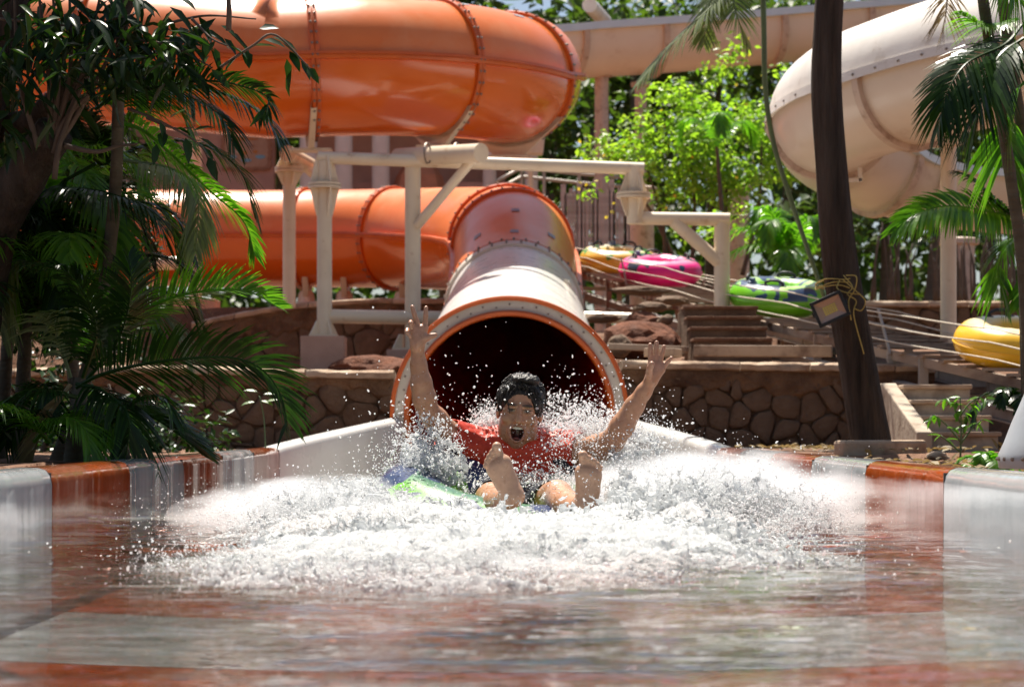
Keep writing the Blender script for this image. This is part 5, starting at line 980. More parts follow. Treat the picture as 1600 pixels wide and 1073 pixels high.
# skull and face
hd((0, .035, -.018), (.076, .090, .094)); hd((0, -.025, .012), (.067, .088, .074), .02); hd((0, -.080, .020), (.055, .048, .058), .025); hd((0, -.116, .050), (.024, .016, .02), .02)
for s_ in (-1, 1):
    hd((s_ * .042, -.026, .062), (.023, .018, .019), .014); hd((s_ * .079, -.005, -.008), (.009, .030, .018), .008); hd((s_ * .052, -.070, .018), (.018, .035, .035), .025); hd((s_ * .024, .028, .078), (.026, .009, .012), .012)
    hd((s_ * .031, .0105, .094), (.019, .0095, .015), .010, '-'); hd((s_ * .031, .0085, .0712), (.0140, .0100, .0125), .004); hd((s_ * .031, .0025, .0795), (.0175, .0042, .0075), .005); hd((s_ * .031, .0155, .0805), (.018, .0045, .0075), .005)
B_.cone(H(0, .016, .083), H(0, -.026, .104), .0090 * HS, .0140 * HS, .012); hd((-.015, -.031, .090), (.0100, .0085, .0105), .008); hd((.015, -.031, .090), (.0100, .0085, .0105), .008)
def lipf(t):                                                    # laughing mouth: flat raised upper edge, round lower edge
    x = .0315 * math.cos(t); y = .019 * math.sin(t) if math.sin(t) > 0 else .034 * math.sin(t); x *= 1 if math.sin(t) > 0 else (1 - .22 * abs(math.sin(t))); return H(x, -.070 + y + .10 * abs(x), .0825 - 9 * x * x - (.004 if math.sin(t) < -.2 else 0))
for a in range(20): B_.cone(lipf(2 * math.pi * a / 20), lipf(2 * math.pi * (a + 1) / 20), .0055, .0055, .009)
hd((0, -.066, .088), (.0255, .0155, .040), .004, '-'); hd((0, -.079, .086), (.0215, .0225, .040), .006, '-')
for s_ in (-1, 1):                                              # smile folds and crow's feet
    B_.cone(H(s_ * .021, -.028, .094), H(s_ * .043, -.060, .076), .0035, .003, .006, '-'); B_.cone(H(s_ * .050, .008, .068), H(s_ * .062, .012, .052), .0015, .0015, .004, '-'); B_.cone(H(s_ * .049, .002, .068), H(s_ * .061, -.002, .053), .0015, .0015, .004, '-')
for x in (-.006, .006): B_.cone(H(x, .022, .0900), H(x * 1.3, .036, .0895), .0016, .0016, .004, '-')
# arms
rA = [P(722, 690, 8.34), P(700, 678, 8.30), P(680, 655, 8.26), P(668, 640, 8.23)]; B_.chain([sh_l] + rA, [.062, .054, .051, .047, .042], .02)
B_.chain([P(667, 640, 8.23), P(663, 622, 8.215), P(658, 598, 8.20), P(654, 570, 8.19), P(652.5, 546, 8.18)], [.040, .045, .041, .031, .0255], .015)
lA = [P(905, 706, 8.30), P(935, 700, 8.22), P(958, 688, 8.15)]; B_.chain([sh_r] + lA, [.062, .057, .053, .046], .02)
B_.chain([P(958, 687, 8.15), P(972, 666, 8.12), P(991, 634, 8.10), P(1006, 612, 8.08), P(1016, 597, 8.07)], [.044, .046, .037, .029, .0255], .015)
# right hand (image left): two fingers up, two folded, thumb out
Y1 = 8.17; hp = lambda px, py, dy=0: P(px, py, Y1 + dy)
for a, b, r0, r1 in (((650, 540), (648, 514), .021, .017), ((655, 540), (657, 514), .021, .017), ((653, 541), (664, 512), .019, .015), ((649, 541), (643, 516), .018, .014)): B_.cone(hp(*a), hp(*b), r0, r1, .012)
B_.cone(hp(655, 536, -.008), hp(664, 528, -.012), .017, .014, .012)
def finger(js, r0, r1, k=.004): B_.chain(js, [r0 + .0012 + (r1 - r0) * i / (len(js) - 1) for i in range(len(js))], k)
finger([hp(664, 512), hp(664.6, 503), hp(665.2, 491, -.004), hp(665.8, 481, -.003)], .0098, .0074); finger([hp(653, 511), hp(651, 502), hp(647, 490, -.004), hp(644.3, 479.5, -.003)], .0098, .0074)
finger([hp(646, 512, .0), hp(642.5, 503, -.022), hp(641.5, 505, -.045), hp(642.5, 512, -.040)], .0092, .0075); finger([hp(642, 520), hp(636.5, 515.5, -.018), hp(636, 519, -.038), hp(641, 526, -.034)], .0086, .0068)
finger([hp(660, 532, -.006), hp(668, 527.5, -.014), hp(674, 525, -.018), hp(680, 523.5, -.018)], .0125, .0088)
# left hand (image right): open palm, thumb towards the lens
Y2 = 8.06; hq = lambda px, py, dy=0: P(px, py, Y2 + dy)
for a, b, r0, r1 in (((1015, 594), (1017, 570), .019, .0145), ((1017, 594), (1024.5, 569), .020, .0155), ((1019, 594), (1031, 571), .019, .0145), ((1020, 594), (1034.5, 578), .018, .0135)): B_.cone(hq(*a), hq(*b), r0, r1, .012)
finger([hq(1017, 569), hq(1016.4, 560), hq(1016.2, 548, -.004), hq(1016, 538.5, -.006)], .0092, .0072); finger([hq(1024.6, 568), hq(1025, 558), hq(1025.6, 545, -.003), hq(1026, 535, -.004)], .0095, .0073); finger([hq(1031, 570), hq(1032.4, 562), hq(1035, 551, -.004), hq(1037.6, 541.5, -.006)], .0092, .0072); finger([hq(1035, 577), hq(1039, 570.5), hq(1044.5, 564, -.004), hq(1049.3, 559, -.006)], .0084, .0064)
finger([hq(1014, 592, -.008), hq(1014.5, 582, -.030), hq(1016, 574, -.052), hq(1018.5, 568.5, -.066)], .0135, .0100)
# legs
hipL, hipR = P(790, 800, 8.16), P(845, 800, 8.16)
B_.chain([hipL, P(772, 783, 7.95), P(768, 778, 7.84)], [.085, .070, .058], .03); B_.chain([P(768, 779, 7.84), P(778, 785, 7.66), P(790, 782, 7.50), P(796, 776, 7.42)], [.055, .050, .038, .034], .02)
B_.chain([hipR, P(862, 782, 7.95), P(870, 775, 7.84)], [.085, .070, .060], .03); B_.chain([P(871, 776, 7.84), P(886, 789, 7.66), P(903, 795, 7.48), P(911, 792, 7.40)], [.056, .052, .040, .036], .02)
def foot(Yf, ball, heel, hw, toes):
    """sole towards the lens; pixel positions of ball and heel, toes as (side, reach, radius) in metres, side towards the big toe positive"""
    b = P(*ball, Yf); h = P(*heel, Yf); e = (b - h).normalized(); s_ = Vector((e.z, 0, -e.x)) * hw; D = lambda p, dy: Vector((p.x, p.y + dy, p.z))
    for k, o in ((1, .0), (-1, -.004)):
        B_.cone(D(h + s_ * k * .008, .032), D(b + s_ * k * .016 + e * o, .026), .028, .026, .022)
    m = h.lerp(b, .5); B_.cone(D(m - s_ * .014, .030), D(b - s_ * .014, .026), .026, .026, .02); B_.cone(D(m + s_ * .008, .040), D(b + s_ * .012, .028), .026, .026, .02)
    B_.cone(D(b + s_ * .017, .024), D(b - s_ * .016 - e * .010, .024), .0255, .0235, .02); B_.ell(D(h, .030), (.033, .034, .035), None, .02)
    B_.cone(D(m, .06), D(h + e * .02, .075), .030, .036, .03)
    for sd_, rc, r in toes:
        base = b + s_ * sd_ * .8 + e * (rc * .3); tip = b + s_ * sd_ + e * rc; B_.cone(D(base, .022), D(tip, .010), r * .82, r * .92, .006); B_.ell(D(tip, .006), (r, r, r), None, .004)
TOES = [(.0235, .062, .0165), (.0015, .052, .0112), (-.0150, .043, .0106), (-.0290, .032, .0100), (-.0410, .019, .0094)]
foot(7.36, (779, 727), (803, 776), 1, TOES)
foot(7.36, (920, 739), (917.5, 794), -1, TOES)
V_, Fc = B_.mesh(); V_ = relax(V_, Fc, 1, .4).astype(np.float32)
# colour by place on the body
skin = np.array([.48, .245, .138]); sole = np.array([.52, .315, .205]); cols = np.tile(skin, (len(V_), 1)); n1 = fbm(V_ * 14, 3); cols *= (1 + .16 * n1)[:, None]
L_ = (V_ - A3(HC)) @ HM / HS                                   # head-local coordinates
def mk(c, r, soft=.35): d = np.sqrt((((L_ - np.array(c)) / np.array(r)) ** 2).sum(1)); return 1 - sstep(1 - soft, 1 + soft, d)
def tint(m, c, k=1.0):
    global cols
    m = (m * k)[:, None]; cols = cols * (1 - m) + np.array(c) * m
ft = sstep(7.50, 7.36, V_[:, 1]) ; tint(ft, sole, .8)
pal = (V_[:, 2] > ZR(.20)) & (np.abs(V_[:, 1] - 8.1) < .25) & (np.abs(V_[:, 0] - HC.x) > .25); tint(pal * sstep(.0, .06, np.where(V_[:, 0] < 0, ZR(.42) * 0 + V_[:, 2] - ZR(.32), V_[:, 2] - ZR(.20))), (.45, .26, .18), .6)
tint(mk((0, -.076, .082), (.036, .032, .02), .25), (.36, .13, .10), .6); tint(((np.abs(L_[:, 0]) < .0265) & (L_[:, 1] < -.050) & (L_[:, 1] > -.1025) & (L_[:, 2] < .0755) & (L_[:, 2] > .03)).astype(float), (.05, .010, .008))
for s_ in (-1, 1):
    tint(mk((s_ * .031, .029, .082), (.024, .0056, .02), .4), (.012, .009, .008), .95); tint(mk((s_ * .0315, .0088, .084), (.0165, .0040, .02), .3), (.34, .28, .23), .9); tint(mk((s_ * .0300, .0088, .084), (.0070, .0046, .02), .25), (.010, .007, .006)); tint(mk((s_ * .0315, .0130, .084), (.0195, .0026, .02), .4), (.02, .012, .010), .95); tint(mk((s_ * .031, .002, .084), (.016, .0022, .02), .4), (.10, .05, .035), .6)
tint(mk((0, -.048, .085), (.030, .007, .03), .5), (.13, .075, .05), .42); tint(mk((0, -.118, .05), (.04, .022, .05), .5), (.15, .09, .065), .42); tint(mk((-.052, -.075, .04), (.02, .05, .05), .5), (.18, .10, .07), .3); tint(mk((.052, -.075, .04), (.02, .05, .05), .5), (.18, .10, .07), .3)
def skin_mat():
    m, n, o = newmat('wet_skin'); b = n.nodes.new('ShaderNodeBsdfPrincipled'); n.links.new(b.outputs[0], o.inputs[0]); a = attr(n, 'tone'); v = coords(n)
    n.links.new(mixc(n, ramp(n, noise(n, v, 60, 4), [(.35, (0, 0, 0)), (.7, (.22, .22, .22))]), a.outputs['Color'], (.20, .09, .055)), b.inputs['Base Color'])
    n.links.new(ramp(n, noise(n, v, 35, 3), [(.35, (.22,) * 3), (.65, (.5,) * 3)]), b.inputs['Roughness']); b.inputs['Specular IOR Level'].default_value = .55; b.inputs['Subsurface Weight'].default_value = .12; b.inputs['Subsurface Radius'].default_value = (.012, .005, .003); b.inputs['Subsurface Scale'].default_value = .6
    n.links.new(bump(n, noise(n, v, 90, 5, .65), .22, .004), b.inputs['Normal']); return m
rider = thing('person', P(815, 815, 8.15), 'laughing rider in a red t-shirt with both arms raised, sitting in the splash', 'person')
me = npmesh('body', V_, Fc, smooth=True); add_col(me, 'tone', cols); place('body', me, skin_mat(), rider)
# teeth and tongue
mb = MB(); M_teeth = pbr('teeth', (.78, .74, .66), (.72, .67, .58), 20, .3)
for k in range(8):
    x = (k - 3.5) * .0052; z = .079 - 9 * x * x; c = Vector(H(x, -.0555, z)[:].tolist()); mb.box(c, (.0050 * HS, .005, (.0095 if 2 <= k <= 5 else .0075)), Matrix((hx_, -hz_, hy_)).transposed())
obj('teeth', mb, M_teeth, rider, bevel=.001)
me = bpy.data.meshes.new('tongue'); bm = bmesh.new(); bmesh.ops.create_uvsphere(bm, u_segments=16, v_segments=10, radius=1)
for v in bm.verts: v.co = Vector(H(v.co.x * .016, -.095 + v.co.y * .006, .058 + v.co.z * .014).tolist())
bm.to_mesh(me); bm.free(); me.polygons.foreach_set('use_smooth', np.ones(len(me.polygons), bool)); place('tongue', me, pbr('tongue', (.30, .09, .08), (.25, .07, .06), 20, .35), rider)
# hair: cap plus wet strands
Hf = Field(H(0, 0, 0) - .2, H(0, 0, 0) + .2, .0036)
hh = lambda c, r, k=.015, op='+': Hf.ell(H(*c), np.array(r) * HS, HM, k, op)
hh((0, .042, -.022), (.083, .099, .099)); hh((0, .02, -.06), (.080, .09, .062), .02); hh((.060, .035, .01), (.026, .05, .05), .02); hh((-.058, .045, .005), (.024, .045, .045), .02); hh((.012, .122, .02), (.052, .020, .055), .02)
hh((0, -.035, .075), (.066, .098, .082), .012, '-'); hh((0, -.09, .0), (.12, .075, .12), .02, '-'); hh((.0, .03, .105), (.052, .05, .045), .012, '-')
hv, hf = Hf.mesh(); hvl = (hv - A3(HC)) @ HM / HS; dsp = pnoise(np.stack([hvl[:, 0] * 95, hvl[:, 1] * 22, hvl[:, 2] * 60], 1)) * .006 + pnoise(hvl * 45) * .004; cen = hv - H(0, .02, -.02); hv = hv + cen / np.linalg.norm(cen, axis=1)[:, None] * dsp[:, None]
M_hair = pbr('wet_black_hair', (.012, .010, .009), (.022, .018, .016), 40, .45, .35, 70, .9, .006)
place('hair', npmesh('hair', hv, hf, smooth=True), M_hair, rider)
random.seed(44); mb = MB()
for k in range(170):
    a = random.uniform(-2.2, 2.2); e = random.uniform(.15, 1.25); d = Vector((math.sin(a) * math.cos(e), math.sin(e), math.cos(a) * math.cos(e) - .15)); p0 = [d.x * .079, .04 + d.y * .094, -.02 + d.z * .092]; out = d.normalized()
    if p0[2] > .05 and p0[1] < .075: continue
    flow = Vector((random.gauss(0, .3) + (.55 if p0[0] > 0 else -.55), -.6 if p0[1] < .11 else -.05, -.15 + random.gauss(0, .45))); flow = flow - out * flow.dot(out); l = random.uniform(.02, .045); pts = []
    for j in range(5): u = j / 4; q = Vector(p0) + out * (.004 + .006 * math.sin(u * 3.0)) + flow.normalized() * l * u; pts.append(Vector(H(*q).tolist()))
    mb.tube(pts, [.0022, .0034, .003, .002, .0006], 5)
for pts in ([(-.046, .085, .070), (-.050, .066, .078), (-.047, .046, .086), (-.040, .020, .088), (-.034, -.004, .090)], [(-.02, .095, .07), (-.034, .078, .080), (-.042, .060, .085), (-.050, .044, .082)], [(.03, .095, .07), (.046, .078, .072), (.054, .058, .070)], [(-.062, .06, .05), (-.071, .03, .052), (-.072, .0, .05), (-.070, -.02, .045)], [(.066, .05, .04), (.074, .02, .04), (.073, -.01, .036)]):
    mb.tube(bez([Vector(H(*q).tolist()) for q in pts], 10), [.0030 * (1 - .07 * i) for i in range(10)], 5)
for k in range(110):
    a = random.uniform(-2.4, 2.4); e = random.uniform(.3, 1.45); d = Vector((math.sin(a) * math.cos(e), math.sin(e), math.cos(a) * math.cos(e) - .1)).normalized(); p0 = Vector((d.x * .082, .042 + d.y * .098, -.022 + d.z * .097))
    if p0.z > .055 and p0.y < .09: continue
    dr = (d * .55 + Vector((random.gauss(.25, .5), random.gauss(-.1, .4), random.gauss(.1, .5)))).normalized(); l = random.uniform(.010, .026); mb.tube([Vector(H(*(p0 - d * .004 + dr * l * u + Vector((0, -.006 * u * u, 0)))).tolist()) for u in (0, .35, .7, 1)], [.0034, .003, .0018, .0005], 5)
line = bez([Vector(p) for p in ((-.074, .0, .020), (-.070, .040, .045), (-.050, .080, .068), (0, .095, .080), (.050, .080, .068), (.072, .040, .045), (.076, .0, .020))], 90)
for i, p in enumerate(line):
    for _ in range(2):
        rt = p + Vector((-p.x * .08 + random.gauss(0, .003), .012 + random.gauss(0, .004), -.012)); side = (1 if p.x > -.02 else -1) * random.uniform(.1, .9); dr = Vector((side, -random.uniform(.15, 1.1), random.uniform(.0, .35))).normalized(); l = random.uniform(.012, .030) * (1.0 if abs(p.x) > .04 else .75)
        mb.tube([Vector(H(*(rt + Vector((0, 0, .004)) + dr * l * u + Vector((0, -.004 * u * u, -.004 * u)))).tolist()) for u in (0, .35, .7, 1)], [.0030, .0030, .0020, .0005], 5)
obj('hair_strands', mb, M_hair, rider, smooth=True)
# t-shirt
T_ = Field((-.34, 8.0, ZR(-.36)), (.42, 8.62, ZR(.10)), .0052)
T_.ell(P(808, 737, 8.36), (.182, .115, .175), None, .03); T_.ell(P(813, 785, 8.26), (.165, .125, .12), None, .05); T_.cone(sh_l, sh_r, .073, .073, .045); T_.cone(sh_l, P(701, 679, 8.30), .074, .068, .03); T_.cone(sh_r, P(908, 706, 8.30), .074, .069, .03); T_.cone(P(808, 716, 8.40), P(808, 700, 8.40), .085, .075, .03)
T_.cone(H(0, -.075, -.03), P(808, 708, 8.35), .066, .069, .012, '-')
tv, tf = T_.mesh(); keep_d = np.ones(len(tf), bool)
e1 = A3(P(701, 679, 8.30)); d1 = A3((P(701, 679, 8.30) - sh_l).normalized()); e2 = A3(P(906, 705.5, 8.30)); d2 = A3((P(908, 706, 8.30) - sh_r).normalized()); fcn = tv[tf].mean(1)
keep_d &= ~(((fcn - e1) @ d1 > .008) & (fcn[:, 0] < -.1)) & ~(((fcn - e2) @ d2 > -.002) & (fcn[:, 0] > .2)); tf = tf[keep_d]
wr = fbm(np.stack([tv[:, 0] * 9 + tv[:, 2] * 14, tv[:, 1] * 10, tv[:, 2] * 10 - tv[:, 0] * 9], 1), 3); nrm_ = tv - A3(P(810, 745, 8.42)); nrm_ /= np.linalg.norm(nrm_, axis=1)[:, None]; tv = tv + nrm_ * (np.abs(wr) * -.034 + .009)[:, None]
used = np.unique(tf); rm_ = np.full(len(tv), -1); rm_[used] = np.arange(len(used))
o_ = place('t_shirt', npmesh('t_shirt', tv[used].astype(np.float32), rm_[tf], smooth=True), pbr('wet_red_cotton', (.64, .058, .02), (.46, .032, .013), 9, .5, .35, 220, .25, .002, detail=6), rider); so = o_.modifiers.new('solid', 'SOLIDIFY'); so.thickness = .004; so.offset = 0
# shorts
S_ = Field((-.26, 7.75, ZR(-.44)), (.36, 8.45, ZR(-.08)), .0065)
S_.chain([hipL, P(774, 785, 7.96), P(771, 782, 7.90)], [.10, .084, .078], .03); S_.chain([hipR, P(861, 785, 7.96), P(866, 781, 7.92)], [.10, .084, .077], .03); S_.ell(P(816, 795, 8.2), (.16, .12, .11), None, .03)
sv, sf = S_.mesh(); fcn = sv[sf].mean(1); sf = sf[fcn[:, 1] > 7.90]; used = np.unique(sf); rm_ = np.full(len(sv), -1); rm_[used] = np.arange(len(used))
sv = sv + (fbm(sv * 11, 3) * .012)[:, None] * np.array([0, -1, .5])
o_ = place('shorts', npmesh('shorts', sv[used].astype(np.float32), rm_[sf], smooth=True), pbr('dark_shorts', (.03, .035, .05), (.02, .022, .03), 12, .55), rider); so = o_.modifiers.new('solid', 'SOLIDIFY'); so.thickness = .004
# ring the rider sits in
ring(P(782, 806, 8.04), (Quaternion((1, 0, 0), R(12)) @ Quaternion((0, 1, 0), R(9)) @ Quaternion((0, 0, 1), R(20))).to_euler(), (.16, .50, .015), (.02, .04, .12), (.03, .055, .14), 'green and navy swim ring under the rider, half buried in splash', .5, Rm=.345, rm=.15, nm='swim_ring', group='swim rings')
# ------------------------------------------------------------------ splash
def foam_mat(name, col=(.90, .92, .93), trans=.4, lace=True, thr=.44, clear=0, bsc=120):
    m, n, o = newmat(name); b = n.nodes.new('ShaderNodeBsdfPrincipled'); b.inputs['Base Color'].default_value = rgb(col); b.inputs['Roughness'].default_value = .22; b.inputs['Specular IOR Level'].default_value = .6
    t = n.nodes.new('ShaderNodeBsdfTranslucent'); t.inputs[0].default_value = rgb(col); mx = n.nodes.new('ShaderNodeMixShader'); mx.inputs[0].default_value = trans; n.links.new(b.outputs[0], mx.inputs[1]); n.links.new(t.outputs[0], mx.inputs[2]); out = mx.outputs[0]; tr = n.nodes.new('ShaderNodeBsdfTransparent')
    if bsc: v = coords(n); n.links.new(bump(n, noise(n, v, bsc, 6, .75), .8, .015), b.inputs['Normal'])
    if lace:
        a = attr(n, 'mask'); f = noise(n, v, 26, 9, .78)
        s = n.nodes.new('ShaderNodeMath'); s.operation = 'ADD'; n.links.new(f, s.inputs[0]); n.links.new(a.outputs['Fac'], s.inputs[1])
        mr = n.nodes.new('ShaderNodeMapRange'); mr.inputs[1].default_value = thr + .5; mr.inputs[2].default_value = thr + .68; n.links.new(s.outputs[0], mr.inputs[0]); m2 = n.nodes.new('ShaderNodeMixShader'); n.links.new(mr.outputs[0], m2.inputs[0]); n.links.new(tr.outputs[0], m2.inputs[1]); n.links.new(out, m2.inputs[2]); out = m2.outputs[0]
    if clear:
        m2 = n.nodes.new('ShaderNodeMixShader'); m2.inputs[0].default_value = clear; n.links.new(out, m2.inputs[1]); n.links.new(tr.outputs[0], m2.inputs[2]); out = m2.outputs[0]
    n.links.new(out, o.inputs[0]); return m
M_foam = foam_mat('foam'); M_drop = foam_mat('droplet', (.92, .93, .94), .5, False, clear=.2, bsc=0); M_sheet = foam_mat('thrown_water', (.91, .93, .94), .45, False, clear=.12, bsc=150)
# foam bed: ragged height field round the rider
fx = np.arange(-1.37, 1.371, .0085); fy = np.arange(4.0, 9.9, .0095); X_, Y_ = np.meshgrid(fx, fy); xx = X_.ravel(); yy = Y_.ravel(); q = np.stack([xx, yy, 0 * xx], 1)
warp = fbm(q * 1.6, 3); warp2 = fbm(q * 1.6 + 40, 3)
ex = (xx - .02 + .28 * warp) / 1.24; ey = (yy - 7.5 + .7 * warp2) / np.where(yy < 7.5, 3.7, 1.5); rad = np.sqrt(ex ** 2 + ey ** 2)
rad = rad + .16 * fbm(q * 6 + 31, 3) + .10 * (yy < 6.5) * fbm(q * np.array([3, 9, 1]) + 77, 3)
mask = 1 - sstep(.48, 1.06, rad)
mask = mask * (1 - sstep(7.0, 6.0, yy) * .75 * sstep(.10, -.22, fbm(q * np.array([1.7, 1.1, 1]) + 63, 3)))
G_ = lambda cx, cy, sx, sy: np.exp(-((xx - cx) ** 2 / (2 * sx * sx) + (yy - cy) ** 2 / (2 * sy * sy)))
h0 = .012 + .06 * G_(-.72, 7.55, .22, .22) + .06 * G_(-.35, 6.9, .25, .25) + .09 * G_(.78, 7.9, .30, .35) + .06 * G_(.55, 7.1, .3, .25) + .03 * G_(.1, 6.6, .35, .2) + .035 * G_(-.3, 5.9, .5, .4) + .03 * G_(.5, 5.9, .4, .4) - .05 * G_(.1, 7.6, .16, .25)
wv_ = q * np.array([1, .75, 1]); rg = 1 - np.abs(fbm(wv_ * 4.5 + 3, 5, 2.1, .62)) * 2.2; rg2 = 1 - np.abs(fbm(wv_ * 17 + 11, 4, 2.2, .65)) * 2; rg3 = pnoise(q * 60)
hh_ = mask * (h0 * (.45 + .8 * rg) + .020 * rg + .022 * rg2 + .007 * rg3) - .014
ox = (fbm(q * 9 + 70, 4) * .03 + pnoise(q * 38 + 5) * .010) * mask; oy = (fbm(q * 9 + 90, 4) * .04 + pnoise(q * 38 + 25) * .012) * mask
V_ = np.stack([xx + ox, yy + oy, ZR(WATER) + hh_], 1); nx, ny = len(fx), len(fy); ii = (np.arange(ny - 1)[:, None] * nx + np.arange(nx - 1)[None, :]).ravel(); Fc = np.stack([ii, ii + 1, ii + nx + 1, ii + nx], 1); Fc = Fc[mask[Fc].max(1) > .03]
me = npmesh('splash_foam', V_, Fc, smooth=True); add_attr(me, 'mask', .09 + .45 * mask ** .7 + .14 * (rg - .55) + .08 * (rg2 - .5)); place('splash_foam', me, M_foam, None, kind='stuff', label='white churning foam on the water round the rider', cat='foam')
# thrown sheets and ropes of water: connected noise surface, solid near the core and stringy outwards
Sf = Field((-1.25, 4.4, ZR(WATER) - .02), (1.30, 8.75, ZR(.16)), .0088); gx = [Sf.lo[i] + Sf.h * np.arange(Sf.n[i], dtype=np.float32) for i in range(3)]; GXs, GYs, GZs = np.meshgrid(*gx, indexing='ij')
env = np.zeros(tuple(Sf.n), np.float32)
for px, py, Y, sx, sz, sy, am in ((668, 735, 8.10, .085, .085, .09, 1.0), (640, 770, 8.15, .12, .06, .12, .9), (890, 695, 8.38, .12, .055, .08, .95), (768, 672, 8.45, .05, .05, .04, .8), (965, 700, 8.22, .12, .045, .07, .85), (530, 815, 7.5, .20, .085, .22, .95), (450, 840, 7.2, .16, .05, .25, .7), (720, 845, 6.95, .22, .06, .2, .9), (860, 856, 6.85, .25, .045, .18, .9), (1000, 815, 7.35, .17, .08, .2, .95), (1110, 805, 7.7, .22, .095, .25, .95), (1220, 830, 7.5, .13, .06, .25, .7), (620, 875, 6.3, .30, .075, .22, .85), (820, 868, 6.45, .16, .07, .15, .85), (900, 885, 6.0, .30, .06, .25, .8), (1080, 865, 6.5, .22, .075, .22, .8), (715, 822, 7.3, .12, .05, .07, .85), (845, 826, 7.25, .08, .035, .06, .8), (980, 790, 7.45, .09, .075, .10, .9), (740, 830, 7.15, .16, .07, .12, .9), (960, 835, 7.1, .2, .07, .14, .9), (480, 895, 5.8, .25, .04, .3, .7), (760, 915, 5.5, .35, .035, .25, .6), (830, 765, 7.95, .18, .03, .08, .6), (1060, 768, 8.0, .20, .075, .2, .85), (1190, 782, 7.9, .18, .06, .2, .75), (470, 800, 7.75, .2, .06, .2, .75), (560, 918, 5.1, .30, .045, .2, .75), (400, 925, 4.9, .14, .035, .2, .65), (720, 935, 4.7, .18, .035, .15, .65), (1040, 895, 5.6, .3, .05, .25, .7), (900, 925, 5.0, .2, .04, .15, .65), (350, 900, 5.5, .12, .035, .25, .5)):
    c = P(px, py, Y); m3 = 2.6; sl, g = Sf.win((c.x - sx * m3, c.y - sy * m3, c.z - sz * m3), (c.x + sx * m3, c.y + sy * m3, c.z + sz * m3)); e = am * np.exp(-.5 * (((g[0] - c.x) / sx) ** 2 + ((g[1] - c.y) / sy) ** 2 + ((g[2] - c.z) / sz) ** 2)); env[sl] = np.maximum(env[sl], e)
low_ = sstep(ZR(WATER) + .05, ZR(WATER), GZs).astype(np.float32) * .12; env = np.where(env > .02, env + low_ * env, env)
env[(GXs > -.07) & (GXs < .38) & (GYs < 8.5) & (GYs > 7.2) & (GZs > ZR(-.275)) & (GZs < ZR(-.0)) & (env < 2)] *= .30        # keep the rider's chest, legs and feet clear
act = np.argwhere(env > .10); pw = np.stack([gx[0][act[:, 0]], gx[1][act[:, 1]], gx[2][act[:, 2]]], 1); e = env[act[:, 0], act[:, 1], act[:, 2]]
n1 = fbm(pw * 9.0, 3, 2.2, .55); n2 = fbm(pw * 9.0 + 51, 3, 2.2, .55); n3 = fbm(pw * 16 + 23, 2)
rope = np.sqrt(n1 * n1 + n2 * n2) - .36 * e ** 1.15; sheet = np.abs(n1 + .3 * n3) - .11 * np.clip(e - .45, 0, 1); blob = .60 - e - .55 * n3 * .6
Sf.d[:] = .2; Sf.d[act[:, 0], act[:, 1], act[:, 2]] = np.minimum(np.minimum(rope, sheet * 1.5), blob + .16) * .05
Sf.d[:, :, 0] = .2
v_, f_ = Sf.mesh(); v_ = relax(v_.astype(np.float32), f_, 1, .5).astype(np.float32); v_ += (RNG.normal(size=v_.shape) * .0009).astype(np.float32)
place('thrown_water', npmesh('thrown_water', v_, f_, smooth=True), M_sheet, None, kind='stuff', label='torn white sheets and ropes of water thrown up round the rider', cat='splash'); del env, GXs, GYs, GZs
# droplets
ICO = bmesh.new(); bmesh.ops.create_icosphere(ICO, subdivisions=1, radius=1); icv = np.array([v.co[:] for v in ICO.verts], np.float32); icf = np.array([[v.index for v in f.verts] for f in ICO.faces], np.int32); ICO.free()
TV = np.array([(1, 1, 1), (1, -1, -1), (-1, 1, -1), (-1, -1, 1)], np.float32) * .8; TF = np.array([(0, 1, 2), (0, 3, 1), (0, 2, 3), (1, 3, 2)], np.int32)
def scatter(name, C_, S_, tv_, tf_, label, mat, stretch=None):
    n = len(C_); k = len(tv_); v = tv_[None] * S_[:, None, None]
    if stretch is not None: sn = stretch / np.linalg.norm(stretch, axis=1)[:, None]; v = v + stretch[:, None, :] * (tv_[None] * sn[:, None, :]).sum(2)[:, :, None] * S_[:, None, None]
    V_ = (C_[:, None, :] + v).reshape(-1, 3); Fc = (np.arange(n)[:, None, None] * k + tf_[None]).reshape(-1, 3)
    return place(name, npmesh(name, V_, Fc, smooth=True), mat, None, kind='stuff', label=label, cat='spray')
def cloud(n, c, s, lump=3.0, thr=-.05):
    """lumpy gaussian cloud round a point given as (px, py, Y), spread in px, px, m"""
    m = int(n * 2.4); px = RNG.normal(c[0], s[0], m); py = RNG.normal(c[1], s[1], m); Y = RNG.normal(c[2], s[2], m); C_ = np.stack([(px - VX) * Y / F, Y, CZ + (VY - py) * Y / F], 1); k = fbm(C_ * lump * 3, 3); C_ = C_[(k > thr) & (C_[:, 2] > ZR(WATER)) & (np.abs(C_[:, 0]) < XW - .02)]; return C_[:n]
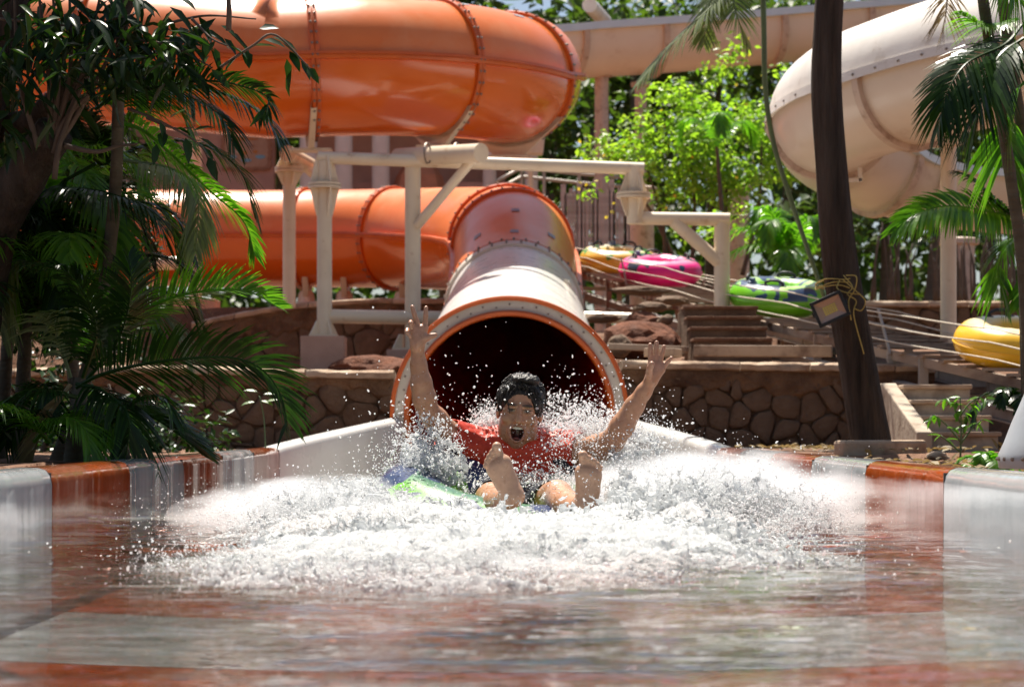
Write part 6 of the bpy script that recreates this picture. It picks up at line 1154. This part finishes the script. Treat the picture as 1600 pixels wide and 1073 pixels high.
fine = [cloud(*a) for a in [(6000, (665, 725, 8.1), (28, 30, .12), 4), (2500, (610, 775, 8.2), (40, 20, .14), 3), (7000, (900, 685, 8.38), (44, 26, .12), 4), (2500, (765, 665, 8.45), (15, 16, .05), 4),
    (16000, (1110, 795, 7.8), (95, 36, .30), 1.0, -.6), (9000, (1210, 835, 7.5), (60, 26, .3), 1.2, -.4), (14000, (510, 822, 7.4), (105, 30, .3), 1.0, -.5), (9000, (840, 856, 6.9), (95, 18, .2), 2, -.2), (8000, (1000, 775, 7.9), (55, 32, .25), 1.5, -.4), (9000, (690, 880, 6.3), (190, 22, .4), 1.8, 0), (9000, (1050, 875, 6.4), (140, 22, .4), 1.8, 0), (8000, (450, 895, 5.8), (120, 22, .35), 1.8, 0), (7000, (820, 915, 5.2), (200, 16, .25), 1.8, .0), (6000, (520, 915, 5.2), (120, 16, .25), 1.8, -.05), (5000, (955, 690, 8.3), (46, 20, .10), 3), (2500, (850, 752, 8.1), (55, 12, .08), 3)]]
C_ = np.concatenate(fine); S_ = (.0007 + RNG.gamma(1.4, .0007, len(C_))).clip(0, .004).astype(np.float32); scatter('fine_spray', C_.astype(np.float32), S_, TV, TF, 'fine white spray hanging round the rider', M_drop)
drop = [cloud(*a) for a in [(1500, (662, 712, 8.1), (26, 34, .12), 6, .03), (400, (630, 730, 8.2), (36, 30, .12), 6, .03), (1600, (890, 672, 8.4), (44, 24, .12), 6, .03), (300, (900, 640, 8.4), (50, 30, .12), 5), (600, (765, 666, 8.42), (17, 18, .05), 6, .03), (600, (970, 680, 8.2), (36, 20, .1), 6, .03), (900, (850, 748, 8.0), (75, 16, .12), 5, .03), (2200, (840, 850, 6.9), (120, 24, .2), 5), (1600, (600, 835, 7.2), (110, 26, .3), 5), (1500, (1080, 800, 7.6), (120, 36, .3), 5), (2600, (800, 890, 6.0), (230, 26, .5), 5), (1000, (420, 890, 5.8), (100, 30, .4), 5), (900, (860, 915, 5.1), (200, 18, .3), 5), (150, (700, 620, 8.2), (80, 50, .3), 3), (120, (960, 620, 8.3), (60, 44, .3), 3), (120, (790, 705, 7.7), (150, 50, .3), 2)]]
C_ = np.concatenate(drop).astype(np.float32); S_ = (RNG.gamma(1.3, .0010, len(C_)) + .0008).clip(0, .0075).astype(np.float32); st = RNG.normal(size=(len(C_), 3)).astype(np.float32) * .6; scatter('splash_droplets', C_, S_, icv, icf, 'flying water droplets round the rider and his arms', M_drop, st)
# soft mist: thin bodies of airborne water
def mist_mat():
    m, n, o = newmat('mist'); v = n.nodes.new('ShaderNodeTexCoord').outputs['Object']; gr = n.nodes.new('ShaderNodeTexGradient'); gr.gradient_type = 'SPHERICAL'; n.links.new(v, gr.inputs[0]); nf = noise(n, v, 2.6, 5, .6)
    a = n.nodes.new('ShaderNodeMath'); a.operation = 'MULTIPLY_ADD'; n.links.new(nf, a.inputs[0]); a.inputs[1].default_value = 1.3; a.inputs[2].default_value = -.65; s = n.nodes.new('ShaderNodeMath'); s.operation = 'ADD'; n.links.new(gr.outputs['Fac'], s.inputs[0]); n.links.new(a.outputs[0], s.inputs[1])
    mr = n.nodes.new('ShaderNodeMapRange'); mr.inputs[1].default_value = .05; mr.inputs[2].default_value = .8; mr.inputs[3].default_value = 0; mr.inputs[4].default_value = 14.0; n.links.new(s.outputs[0], mr.inputs[0])
    pv = n.nodes.new('ShaderNodeVolumePrincipled'); pv.inputs['Color'].default_value = (.97, .98, 1, 1); pv.inputs['Anisotropy'].default_value = .35; n.links.new(mr.outputs[0], pv.inputs['Density']); n.links.new(pv.outputs[0], o.inputs['Volume']); return m
M_mist = mist_mat(); bm = bmesh.new(); bmesh.ops.create_icosphere(bm, subdivisions=3, radius=1); mm_ = bpy.data.meshes.new('spray_mist'); bm.to_mesh(mm_); bm.free(); mm_.materials.append(M_mist)
for (px, py, Y, rx, ry, rz, l) in ((1120, 785, 7.8, .66, .42, .21, 'soft white mist right of the rider over the splash'), (500, 812, 7.5, .56, .40, .17, 'soft white mist left of the rider over the splash'), (800, 890, 5.9, 1.05, .75, .09, 'low white mist over the foam in front of the rider'), (840, 856, 6.85, .80, .30, .095, 'soft white mist in front of the rider knees')):
    o_ = bpy.data.objects.new('spray_mist', mm_); COL.objects.link(o_); o_.location = P(px, py, Y); o_.scale = (rx, ry, rz); props(o_, l, 'mist', 'mist over the splash', 'stuff')
